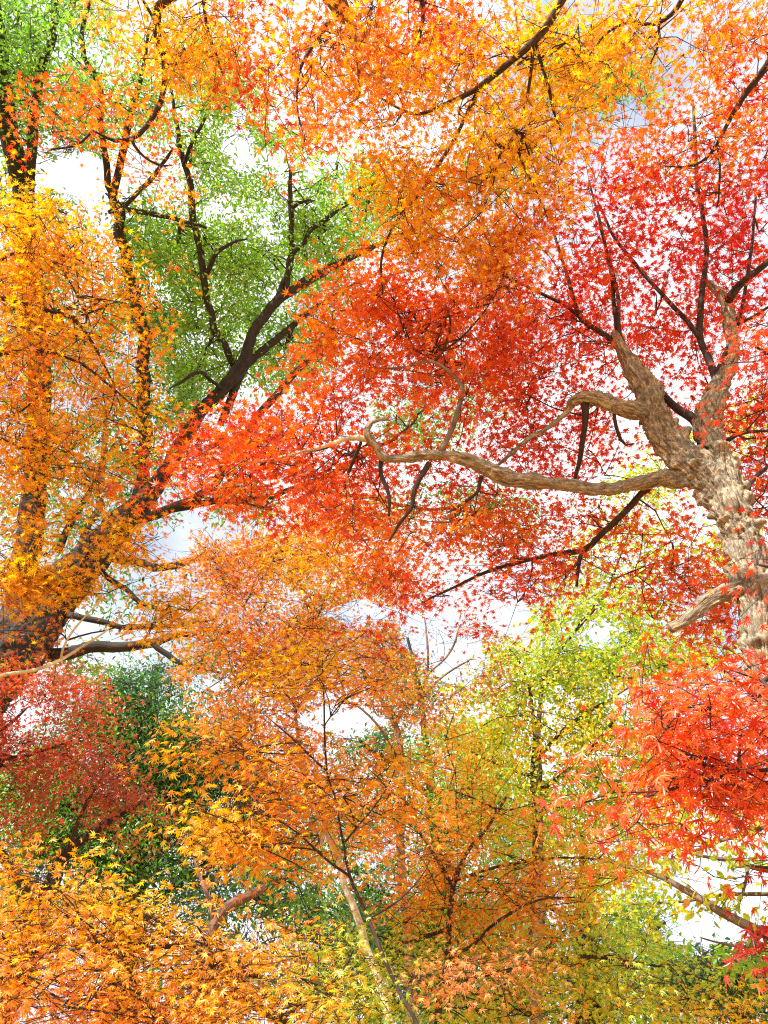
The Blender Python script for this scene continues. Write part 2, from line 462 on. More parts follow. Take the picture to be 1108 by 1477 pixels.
STATS = []
def tree(name, label, category, limbs, clumps, kind='maple', size=0.06, per_spray=15, spray_len=0.34, droop=0.3, tilt=0.5,
         mat=None, bark=None, twig_bark=None, twig_r=0.0016, seed=1, group=None, tau=1.0, crown='crown', path_w=0.3, face=0.0, flat=0.25, split=False):
    r = np.random.default_rng(seed * 101 + 7)
    mat = mat or M_LEAF; bark = bark or B_TWIG; twig_bark = twig_bark or B_TWIG
    root = bpy.data.objects.new(name, None); col.objects.link(root)
    root.empty_display_size = 0.3
    root['label'] = label; root['category'] = category
    if group: root['group'] = group
    nodes = []; plen = []; nlimb = []; base = None
    for li, lb in enumerate(limbs):
        pr = px_path(lb['px']) if 'px' in lb else np.array(lb['w'], float)
        if 'then' in lb: pr = np.vstack([pr, px_path(lb['then'])])
        if lb.get('ground'):
            p0 = pr[0]; dz = p0[2]
            lean = lb.get('lean', (0, 0))
            nx = [[p0[0] + lean[0] * 1.0, p0[1] + lean[1] * 1.0, -0.12, p0[3] * 1.55],
                  [p0[0] + lean[0] * 0.9, p0[1] + lean[1] * 0.9, 0.22, p0[3] * 1.22],
                  [p0[0] + lean[0] * 0.5, p0[1] + lean[1] * 0.5, dz * 0.5, p0[3] * 1.08]]
            pr = np.vstack([nx, pr])
            if base is None: base = np.array([nx[0][0], nx[0][1], 0.0])
        if base is None: base = np.array([pr[0, 0], pr[0, 1], 0.0])
        T = Tubes()
        K = lb.get('K', 14)
        path, rad = T.add(pr, step=lb.get('step', 0.05), K=K, gnarl=lb.get('gnarl', 0.07), wob=lb.get('wob', 0.03), seed=seed * 13 + li, knobs=lb.get('knobs', 0), freq=lb.get('freq', 9.0), ridge=lb.get('ridge', 0), rfreq=lb.get('rfreq', 30.0))
        for j, ex in enumerate(lb.get('fork', [])):
            T.add(px_path(ex), step=lb.get('step', 0.05), K=K, gnarl=lb.get('gnarl', 0.07), wob=lb.get('wob', 0.03), seed=seed * 13 + li + 40 + j, knobs=lb.get('knobs', 0), freq=lb.get('freq', 9.0), ridge=lb.get('ridge', 0), rfreq=lb.get('rfreq', 30.0))
        nm = lb.get('name', 'trunk' if li == 0 else 'limb')
        me = T.mesh(nm, lb.get('mat', bark), base)
        link(nm, me, root)
        if lb.get('grow', True):
            sp = max(1, len(path) // max(3, int(len(path) * lb.get('step', 0.05) / 0.12)))
            sel = path[len(path) // 3 if li == 0 else 2::sp]
            nodes.append(sel); nlimb.append(np.full(len(sel), li)); plen.append(np.linspace(0.3, 1.0, len(sel)) * (0.6 if li == 0 else 1.0))
    root.location = base
    nodes = np.vstack(nodes); plen = np.concatenate(plen)
    # sprays
    S, spal, sclump, sleaf = [], [], [], []
    for ci, c in enumerate(clumps):
        cx, cy_, rx, ry, d0, d1, t, pal = c[:8]
        ang = R(c[8]) if len(c) > 8 else 0
        dm = 0.5 * (d0 + d1)
        lp = size / dm * FPX
        area = math.pi * rx * ry
        nl = t * tau * area / (lp * lp * (0.17 if kind.startswith('maple') else 0.20))
        ns = max(1, int(round(nl / per_spray)))
        na = int(ns * 1.5) + 4      # candidates spread evenly; the thicker places of a patchy crown are kept
        kk = np.arange(na) + r.integers(0, 5000)
        a = 2 * math.pi * ((kk * 0.7548776662 + r.normal(0, .02, na)) % 1.0); q = np.sqrt((kk * 0.5698402910) % 1.0) * (1 + 0.22 * r.standard_normal(na))
        ex, ey = q * np.cos(a) * rx * 1.1, q * np.sin(a) * ry * 1.1
        X_ = cx + ex * math.cos(ang) - ey * math.sin(ang); Y_ = cy_ + ex * math.sin(ang) + ey * math.cos(ang)
        pw = fbm(np.stack([X_ / 38, Y_ / 38, np.full(na, seed * 3.3)], 1), 2, seed + 50) + r.normal(0, .12, na)
        pick = np.argsort(-pw)[:ns]; X_, Y_ = X_[pick], Y_[pick]
        # depth: crowns are layered, so sprays gather on a few sheets
        dd = r.uniform(d0, d1, ns)
        for k in range(ns):
            S.append(P(X_[k], Y_[k], dd[k])); spal.append(pal); sclump.append(ci)
    S = np.array(S)
    if len(S):
        keep = ~(gap_kill(S, r) & (r.random(len(S)) < 0.93))
        keep &= S[:, 2] > 0.5
        S = S[keep]; spal = [p for p, k in zip(spal, keep) if k]
        # grow twigs from the nearest wood
        dn = np.array([np.min(np.linalg.norm(nodes - s, axis=1)) for s in S])
        order = np.argsort(dn)
        nS = len(S)
        allN = np.zeros((len(nodes) + nS * 3, 3)); allN[:len(nodes)] = nodes
        allL = np.zeros(len(allN)); allL[:len(nodes)] = plen
        own = np.full(len(allN), -1); lid = np.zeros(len(allN), int); lid[:len(nodes)] = np.concatenate(nlimb); slimb = np.zeros(nS, int)
        cnt = len(nodes)
        start = np.zeros((nS, 3)); ctrl = np.zeros((nS, 3)); D = np.zeros((nS, 3)); par = np.full(nS, -1)
        for s in order:
            dist = np.linalg.norm(allN[:cnt] - S[s], axis=1)
            j = np.argmin(dist + path_w * allL[:cnt])
            st = allN[j]
            v = S[s] - st
            dh = v * np.array([1, 1, flat]) + r.standard_normal(3) * np.array([.35, .35, .12]) * max(np.linalg.norm(v), 0.25)
            dh = dh / max(np.linalg.norm(dh), 1e-6); dh[2] -= 0.10 * droop
            D[s] = dh / np.linalg.norm(dh)
            start[s] = st; par[s] = own[j]; slimb[s] = lid[j]
            L2 = spray_len * 0.5
            for fr in (-1.0, 0.0, 0.9):
                allN[cnt] = S[s] + D[s] * L2 * fr; allL[cnt] = allL[j] + np.linalg.norm(v) + L2 * (fr + 1); own[cnt] = s; lid[cnt] = lid[j]; cnt += 1
        desc = np.ones(nS)
        for s in order[::-1]:
            if par[s] >= 0: desc[par[s]] += desc[s]
        A_ = start; B_ = S - D * spray_len * 0.5; C_ = S + D * spray_len * 0.55
        C_[:, 2] -= spray_len * 0.12 * droop
        # bezier start->B (bent) then B->C
        mid = 0.5 * (A_ + B_) + r.standard_normal((nS, 3)) * 0.12 * np.linalg.norm(B_ - A_, axis=1, keepdims=True)
        pts = []
        for t_ in (0, .3, .65, 1.0):
            pts.append((1 - t_) ** 2 * A_ + 2 * t_ * (1 - t_) * mid + t_ ** 2 * B_)
        bow = r.standard_normal((nS, 3)) * 0.04 * spray_len
        pts.append(0.5 * (B_ + C_) + bow + np.array([0, 0, spray_len * 0.04])); pts.append(C_)
        pts = np.stack(pts, 1)
        rb = twig_r * desc ** 0.37
        fr = np.array([1, .9, .8, .72, .5, .3])
        tip = np.minimum(rb, twig_r * 1.6)
        rads = np.stack([rb, rb * .92, rb * .84, np.maximum(rb * .76, twig_r * .8), np.minimum(rb * .6, twig_r * 2.4), tip * .5], 1)
        grp = np.zeros(nS, int)
        if nS < 700:            # twigs that spring from limbs far apart are separate parts
            lo, hi = pts.min(1), pts.max(1); szb = (hi - lo).max(1)
            gp = np.maximum(0, np.maximum(lo[:, None] - hi[None], lo[None] - hi[:, None]))
            near = np.sqrt((gp ** 2).sum(-1)) <= .9 * np.maximum(.02, .5 * np.maximum(szb[:, None], szb[None]))
            grp = np.arange(nS)
            while True:
                ng = np.where(near, grp[None, :], nS).min(1)
                if (ng == grp).all(): break
                grp = ng
        for g in sorted(set(grp)):
            gi = np.where(grp == g)[0]
            V, Q = tubes_batch(pts[gi], rads[gi], 5 if twig_r < 0.004 else 4)
            me = mesh_from('twigs', V - base, Q.ravel(), np.full(len(Q), 4, np.int32), twig_bark, bark=V, smooth=True)
            link('twigs', me, root)
        # leaves along the last part of each twig
        n = per_spray
        tt = np.linspace(0.02, 1.0, n)[None, :] + r.uniform(-.06, .06, (nS, n))
        tt = np.clip(tt, 0, 1.05)
        B3, M3, C3 = pts[:, 3], pts[:, 4], pts[:, 5]
        t3 = tt[:, :, None]
        axis_p = (1 - t3) ** 2 * B3[:, None] + 2 * t3 * (1 - t3) * M3[:, None] + t3 ** 2 * C3[:, None]
        D3 = np.broadcast_to(D[:, None, :], axis_p.shape)
        side = norm(np.cross(D, np.array([0, 0, 1.0])) + r.standard_normal((nS, 3)) * 0.18)[:, None, :]
        upv = np.cross(side, D3)
        sg = np.where(np.arange(n) % 2 == 0, 1.0, -1.0)[None, :, None]
        spread = r.uniform(0.05, 1.0, (nS, n))[:, :, None]
        width = spray_len * 0.42 * (1 - 0.45 * tt[:, :, None])
        O = axis_p + side * sg * spread * width + upv * r.normal(0, 0.05 * spray_len / 0.34, (nS, n))[:, :, None] + D3 * spread * width * 0.4
        O[:, :, 2] -= (spread[:, :, 0] * width[:, :, 0]) * 0.25 * droop
        Yv = norm(D3 * r.uniform(.3, 1.1, (nS, n))[:, :, None] + side * sg * r.uniform(.2, 1.1, (nS, n))[:, :, None] + r.standard_normal((nS, n, 3)) * .30)
        dr = np.clip(r.normal(droop, 0.25, (nS, n)), -0.3, 1.5)
        Yv[:, :, 2] -= dr
        Yv = norm(Yv)
        Zv = np.array([0, 0, 1.0]) + r.standard_normal((nS, n, 3)) * tilt * 0.6 + sun_dir * face
        Zv = Zv - Yv * (Zv * Yv).sum(-1, keepdims=True)
        Zv = norm(Zv)
        # colours
        colr = np.zeros((nS, n, 3))
        patch = fbm(S * 1.3 + seed * 5.1, 2, seed)
        for pal in set(spal):
            ids = np.array([i for i, p_ in enumerate(spal) if p_ == pal])
            ws = np.array([w for _, w in PAL[pal]], float); ws /= ws.sum(); cum = np.cumsum(ws)
            cc = np.array([c_ for c_, _ in PAL[pal]])
            u = (patch[ids, None] - 0.5) * 1.5 + 0.5 + r.normal(0, .16, (len(ids), n)) + r.normal(0, 0.10, (len(ids), 1))
            u = np.where(r.random(u.shape) < 0.22, r.random(u.shape), np.clip(u, 0.001, 0.999))
            k = np.minimum(np.searchsorted(cum, u), len(cc) - 1)
            k2 = np.clip(k + r.integers(-1, 2, k.shape), 0, len(cc) - 1)
            m_ = r.random(k.shape)[..., None] * 0.5
            colr[ids] = cc[k] * (1 - m_) + cc[k2] * m_
        colr *= r.normal(1, 0.13, (nS, n, 1)).clip(.6, 1.25)
        colr *= r.normal(1, 0.06, (nS, n, 3)).clip(.8, 1.2)
        colr = np.clip(colr, 0.004, 0.93)
        O = O.reshape(-1, 3); Yv = Yv.reshape(-1, 3); Zv = Zv.reshape(-1, 3); colr = colr.reshape(-1, 3)
        ok = ~gap_kill(O, r)
        ok &= r.random(len(O)) > 0.06
        O, Yv, Zv, colr = O[ok], Yv[ok], Zv[ok], colr[ok]
        pm = np.array([{'crimson': 1.12}.get(p_, 1.0) for p_ in spal]); pm = np.repeat(pm, n)[ok]
        sz = size * pm * r.normal(1, 0.2, len(O)).clip(.5, 1.5)
        curl = r.normal(.35, .35, len(O)).clip(-.5, 1.3) if kind.startswith('maple') else r.normal(1, .4, len(O))
        me = leaf_mesh(crown, kind, O, Yv, Zv, sz, colr, curl, mat, base)
        link(crown, me, root)
        STATS.append((name, nS, len(O)))
    return root

GM = 'maple trees in autumn colours'
GE = 'evergreen trees behind the maples'

# ---- ground
def ground():
    n = 60
    xs = np.sinh(np.linspace(-4.2, 4.2, n)) * 16
    X, Y = np.meshgrid(xs, xs)
    Z = (fbm(np.stack([X.ravel() * 0.12, Y.ravel() * 0.12, X.ravel() * 0], 1), 3, 3) - 0.5) * 0.25 - 0.05
    v = np.column_stack([X.ravel(), Y.ravel(), Z])
    a = (np.arange(n - 1)[:, None] * n + np.arange(n - 1)[None, :]).ravel()
    q = np.stack([a, a + 1, a + n + 1, a + n], 1)
    m, t = new_mat('leaf_litter_bounce_ground')  # unseen litter, its colours brightened to bounce more light up under the leaves
    o = t.nodes.new('ShaderNodeOutputMaterial'); b = t.nodes.new('ShaderNodeBsdfPrincipled'); b.inputs['Roughness'].default_value = 0.95
    tcn = t.nodes.new('ShaderNodeTexCoord')
    n1 = t.nodes.new('ShaderNodeTexNoise'); n1.inputs['Scale'].default_value = 0.7; n1.inputs['Detail'].default_value = 6
    vo = t.nodes.new('ShaderNodeTexVoronoi'); vo.inputs['Scale'].default_value = 16
    t.links.new(tcn.outputs['Object'], n1.inputs['Vector']); t.links.new(tcn.outputs['Object'], vo.inputs['Vector'])
    r1 = t.nodes.new('ShaderNodeValToRGB')
    r1.color_ramp.elements[0].color = (0.22, 0.14, 0.06, 1); r1.color_ramp.elements[1].color = (0.50, 0.34, 0.13, 1)
    r1.color_ramp.elements[0].position = 0.35; r1.color_ramp.elements[1].position = 0.65
    t.links.new(n1.outputs['Fac'], r1.inputs[0])
    r2 = t.nodes.new('ShaderNodeValToRGB'); r2.color_ramp.interpolation = 'CONSTANT'
    e = r2.color_ramp.elements; e[0].color = (0.62, 0.25, 0.06, 1); e[1].position = 0.4; e[1].color = (0.68, 0.45, 0.12, 1)
    x = e.new(0.7); x.color = (0.48, 0.13, 0.06, 1)
    sp = t.nodes.new('ShaderNodeSeparateColor'); t.links.new(vo.outputs['Color'], sp.inputs[0]); t.links.new(sp.outputs[0], r2.inputs[0])
    mx_ = t.nodes.new('ShaderNodeMixRGB'); mx_.inputs[0].default_value = 0.5
    t.links.new(r1.outputs[0], mx_.inputs[1]); t.links.new(r2.outputs[0], mx_.inputs[2]); t.links.new(mx_.outputs[0], b.inputs['Base Color'])
    t.links.new(b.outputs[0], o.inputs['Surface'])
    g = link('ground', mesh_from('ground', v, q.ravel(), np.full(len(q), 4, np.int32), m, smooth=True))
    g['kind'] = 'structure'
ground()

# ---- T1 the camphor tree on the left
c = 13.0
tree('camphor_tree', 'huge dark-trunked evergreen with mossy forking limbs and bright green crown at left', 'tree',
 [dict(px=[(-190, 1160, 10.2, 118), (-90, 1050, 10.7, 105), (0, 960, 11.1, 89.2), (55, 893, 11.5, 73.9), (112, 824, 11.9, 54.4), (187, 745, 12.3, 41.8), (227, 698, 12.5, 26.1), (258, 645, 12.7, 23), (288, 597, 12.9, 21), (313, 566, 13, 20.1), (343, 533, 13.1, 21.3), (358, 495, 13.2, 17.9), (376, 458, 13.3, 15.7), (404, 430, 13.4, 14), (455, 400, 13.6, 12.3), (505, 371, 13.8, 9.5), (560, 346, 14, 6.73), (620, 318, 14.3, 3.92)],
       ground=True, K=110, step=0.04, gnarl=.08, wob=.05, freq=4, ridge=.14, rfreq=11, lean=(-.6, 0)),
  dict(px=[(345, 545, 13.1, 10.7), (360, 522, 13.2, 11.8), (400, 488, 13.4, 10), (440, 455, 13.6, 8.28), (470, 435, 13.8, 6.49), (520, 405, 14.2, 3.54)], step=.1, freq=4),
  dict(px=[(318, 612, 12.9, 9.43), (332, 580, 13.05, 11.8), (344, 548, 13.1, 11.8), (352, 520, 13.2, 10.7)], step=.1, freq=4),
  dict(px=[(338, 530, 13.2, 8.36), (323, 498, 13.2, 9.78), (298, 440, 13.4, 9.78), (290, 389, 13.5, 9.09), (278, 313, 13.8, 9.09), (266, 243, 14, 7.67), (255, 202, 14.2, 6.27), (250, 160, 14.4, 4.18), (246, 110, 14.6, 2.09)], step=.1, wob=.08, freq=4),
  dict(px=[(296, 402, 13.5, 6.56), (302, 388, 13.4, 6.56), (313, 364, 13.3, 5.74), (338, 350, 13.2, 4.1), (356, 345, 13.1, 2.46)], step=.1),
  dict(px=[(265, 240, 14, 5.74), (275, 205, 13.8, 4.92), (298, 167, 13.7, 3.28), (312, 130, 13.6, 1.64)], step=.1),
  dict(px=[(190, 752, 12.3, 14.4), (245, 735, 12.0, 13.1), (300, 705, 11.8, 12.5), (345, 640, 12, 11.8), (384, 586, 12.3, 11.1), (430, 533, 12.6, 9.2), (480, 488, 13, 5.9)], step=.1, freq=4),
  dict(px=[(150, 800, 12.1, 11.5), (222, 819, 11.7, 11.5), (273, 812, 11.4, 9.84), (335, 800, 11.2, 6.56), (420, 775, 11, 4.1)], step=.1, wob=.08),
  dict(px=[(70, 945, 11.4, 18), (110, 940, 11.2, 16.4), (162, 930, 11.0, 14.8), (222, 928, 10.9, 12.3), (268, 915, 10.8, 9.02), (330, 912, 10.6, 4.92)], step=.08, wob=.10),
  dict(px=[(215, 928, 10.9, 8.2), (240, 943, 10.8, 8.2), (262, 957, 10.7, 7.38), (318, 970, 10.6, 3.28)], step=.08, wob=.08),
  dict(px=[(85, 900, 11.6, 9.84), (110, 888, 11.3, 9.02), (152, 900, 11.1, 8.2), (202, 907, 11, 6.56), (268, 903, 10.8, 5.74), (310, 893, 10.6, 3.28)], step=.08, wob=.10),
  dict(px=[(140, 815, 12, 7.38), (167, 839, 11.8, 7.38), (202, 869, 11.6, 6.56), (243, 887, 11.5, 4.1)], step=.08, wob=.08),
  dict(px=[(-10, 955, 11.2, 49.2), (22, 885, 11.7, 39.4), (42, 780, 12.2, 32.8), (55, 640, 12.8, 29.5), (57, 520, 13.3, 27.9), (48, 400, 13.8, 26.2), (32, 268, 14.3, 24.6), (12, 180, 14.6, 21.3), (2, 80, 15, 16.4), (-8, 0, 15.3, 12.3)], K=20, step=.1, freq=4),
  dict(px=[(50, 420, 13.8, 13.1), (46, 330, 14, 12.3), (44, 268, 14, 11.5), (46, 227, 14.1, 11.5), (56, 113, 14.5, 10.7), (76, 60, 14.7, 9.02), (80, 15, 14.9, 8.2), (74, -30, 15, 6.56)], step=.1, freq=4),
  dict(px=[(192, 748, 12.4, 14.8), (204, 680, 12.7, 17.2), (207, 580, 13, 17.2), (207, 480, 13.3, 16.4), (196, 420, 13.5, 15.6), (178, 360, 13.7, 13.9), (171, 303, 13.9, 11.5), (157, 263, 14, 9.02), (148, 172, 14.3, 7.38), (136, 116, 14.5, 6.56), (119, 76, 14.6, 5.74), (121, 30, 14.7, 4.92), (133, -10, 14.8, 3.28)], K=18, step=.1, wob=.08, freq=4),
  dict(px=[(166, 302, 13.9, 9.84), (163, 282, 13.9, 9.84), (175, 227, 14, 9.02), (192, 152, 14.2, 7.38), (208, 92, 14.4, 4.92), (215, 40, 14.6, 3.28)], step=.1),
  dict(px=[(157, 306, 13.8, 5.74), (182, 303, 13.7, 6.56), (243, 313, 13.5, 5.74), (298, 329, 13.3, 3.28)], step=.1),
  dict(px=[(178, 300, 13.8, 5.74), (212, 263, 13.7, 5.74), (232, 237, 13.6, 4.92), (250, 214, 13.5, 3.28)], step=.1),
  dict(px=[(398, 436, 13.4, 8.2), (418, 385, 13.6, 7.38), (421, 333, 13.8, 7.38), (419, 285, 14, 6.56), (419, 245, 14.1, 4.1)], step=.1),
  dict(px=[(421, 300, 13.9, 4.92), (434, 293, 13.9, 4.1), (449, 288, 13.9, 2.46)], step=.1),
  dict(px=[(410, 428, 13.4, 7.38), (422, 370, 13.6, 6.56), (450, 335, 13.8, 6.56), (505, 288, 14.1, 6.56), (541, 253, 14.3, 4.92), (560, 220, 14.5, 3.28)], step=.1, wob=.08),
  dict(px=[(318, 560, 12.9, 4.92), (300, 545, 12.6, 4.92), (270, 545, 12.4, 4.92), (245, 560, 12.2, 2.46)], step=.08, wob=.1),
  dict(px=[(112, 800, 12.2, 9), (124, 765, 12.4, 9), (141, 735, 12.6, 10), (147, 690, 12.9, 9), (150, 640, 13.1, 7), (152, 590, 13.3, 4)], step=.1, mat=B_GREY),
  dict(px=[(600, 327, 14.2, 6.56), (660, 285, 14.5, 7.38), (730, 235, 14.8, 6.56), (790, 190, 15.1, 6.56), (822, 155, 15.3, 5.74), (820, 112, 15.5, 4.92), (838, 78, 15.7, 4.1), (856, 30, 16, 2.46)], step=.1, freq=4),
  dict(px=[(815, 165, 15.2, 4.1), (860, 150, 15.3, 3.28), (910, 120, 15.4, 2.46), (935, 100, 15.5, 1.64)], step=.1),
  dict(px=[(245, 735, 12.0, 10.5), (300, 724, 11.9, 9.84), (352, 722, 11.8, 9.2), (440, 700, 12.2, 7.22), (540, 650, 12.8, 5.25), (600, 605, 13.3, 3.28), (640, 560, 13.6, 1.97)], step=.1, wob=.08),
  dict(px=[(440, 700, 12.2, 5.74), (540, 720, 12.4, 4.92), (640, 735, 12.8, 4.1), (730, 740, 13.2, 2.46)], step=.1, wob=.08),
  dict(px=[(84, 795, 12.1, 9), (105, 750, 12.5, 9), (120, 728, 12.7, 8), (142, 685, 12.9, 6), (165, 640, 13, 4)], step=.1),
 ],
 [(-110, 60, 90, 120, 13.5, 17, 1.0, 'green'), (-110, 300, 100, 150, 13.5, 17, .9, 'green'),
  (50, 45, 100, 75, 13.2, 17, .85, 'green'), (20, 130, 45, 100, 13.7, 17, .95, 'green'), (110, 140, 60, 90, 13.2, 16.5, 1, 'bgreen'), (75, 200, 40, 40, 13.7, 16, 0.9, 'bgreen'),
  (215, 130, 50, 80, 13.7, 16.5, 0.9, 'bgreen'), (305, 150, 46, 75, 13.2, 16, 1.5, 'bgreen'), (285, 90, 40, 50, 13.7, 16, 1, 'bgreen'), (300, 285, 45, 60, 13.7, 16, 0.8, 'bgreen'), (245, 340, 50, 60, 13.2, 15, 1.1, 'bgreen'),
  (215, 430, 65, 80, 13.2, 16, 1.4, 'bgreen'), (325, 405, 55, 75, 13.2, 16, 1.7, 'bgreen'), (400, 380, 60, 45, 13.2, 16, 1.4, 'bgreen'), (455, 350, 60, 45, 13.5, 16, 1.8, 'bgreen'), (515, 310, 50, 50, 13.7, 16.5, 1.6, 'bgreen'), (540, 262, 30, 35, 14.2, 16.5, 1.2, 'bgreen'), (435, 310, 40, 35, 13.7, 16, 1, 'bgreen'),
  (370, 300, 40, 55, 13.7, 16.5, 0.55, 'bgreen'), (385, 195, 28, 45, 14.2, 16.5, 0.6, 'bgreen'), (345, 345, 30, 40, 13.7, 16, 0.9, 'bgreen'),
  (265, 510, 55, 70, 12.7, 15.5, 1.7, 'bgreen'), (320, 500, 45, 50, 13.2, 15.5, 1, 'bgreen'), (405, 515, 50, 50, 13.2, 16, 1.5, 'bgreen'), (440, 470, 40, 30, 13.7, 16, 1, 'green'), (255, 575, 55, 40, 12.7, 15, 1.3, 'green'), (380, 460, 40, 35, 13.7, 16, 0.8, 'green'),
  (150, 600, 100, 120, 13.2, 16, 0.9, 'green'), (60, 420, 80, 150, 13.7, 17, 0.9, 'green'), (352, 715, 46, 30, 11.5, 13, 1.8, 'bgreen'), (150, 730, 60, 50, 12.2, 14.5, 0.9, 'green'), (170, 850, 90, 45, 11.5, 14, 0.5, 'green'), (70, 730, 60, 60, 12.7, 15, 0.8, 'green'),
  (270, 905, 60, 35, 11.2, 13, 0.6, 'green'), (340, 955, 60, 35, 11, 13, 1.3, 'green'), (120, 955, 35, 25, 11.2, 13, 1, 'bgreen'), (210, 690, 40, 50, 12.7, 14.5, 0.6, 'green'), (400, 235, 60, 40, 14, 16, .8, 'bgreen'), (480, 245, 50, 28, 14, 16, .7, 'bgreen'), (350, 175, 30, 60, 13.6, 16, .8, 'bgreen'), (330, 235, 40, 40, 14, 16, .6, 'bgreen'), (470, 250, 40, 25, 14.2, 16, 0.4, 'green'), (475, 425, 50, 40, 14.1, 16, 1.2, 'bgreen'), (430, 520, 45, 40, 13.5, 15.5, 1.1, 'bgreen'), (300, 560, 40, 40, 13.9, 15.6, 0.8, 'green'), (250, 380, 50, 60, 13.7, 16, 0.7, 'bgreen'), (440, 225, 40, 30, 14.5, 16, 0.4, 'bgreen'), (180, 330, 50, 40, 13.7, 16, 0.6, 'green'),
  (600, 605, 55, 45, 13.3, 15.4, 1.3, 'bgreen'), (690, 570, 50, 50, 13.7, 15.6, 0.6, 'green'), (640, 735, 80, 40, 13, 14.6, 0.9, 'green'), (730, 740, 50, 40, 13.3, 15, 0.7, 'green'),
  (905, 130, 38, 34, 15.3, 17.2, 1.5, 'green'), (840, 110, 45, 55, 15.5, 17.4, 1.2, 'bgreen'), (790, 70, 40, 50, 15.7, 17.5, 0.9, 'bgreen'), (725, 235, 40, 40, 14.9, 16.6, 0.9, 'green'), (610, 295, 45, 35, 14.5, 16, 0.8, 'bgreen')],
 kind='oval', size=0.078, tau=1.05, per_spray=22, spray_len=0.56, droop=.25, tilt=1.0, mat=M_GREEN, bark=B_CAM, twig_bark=B_CAMT, twig_r=.0042, seed=1, group=GE, flat=.6)

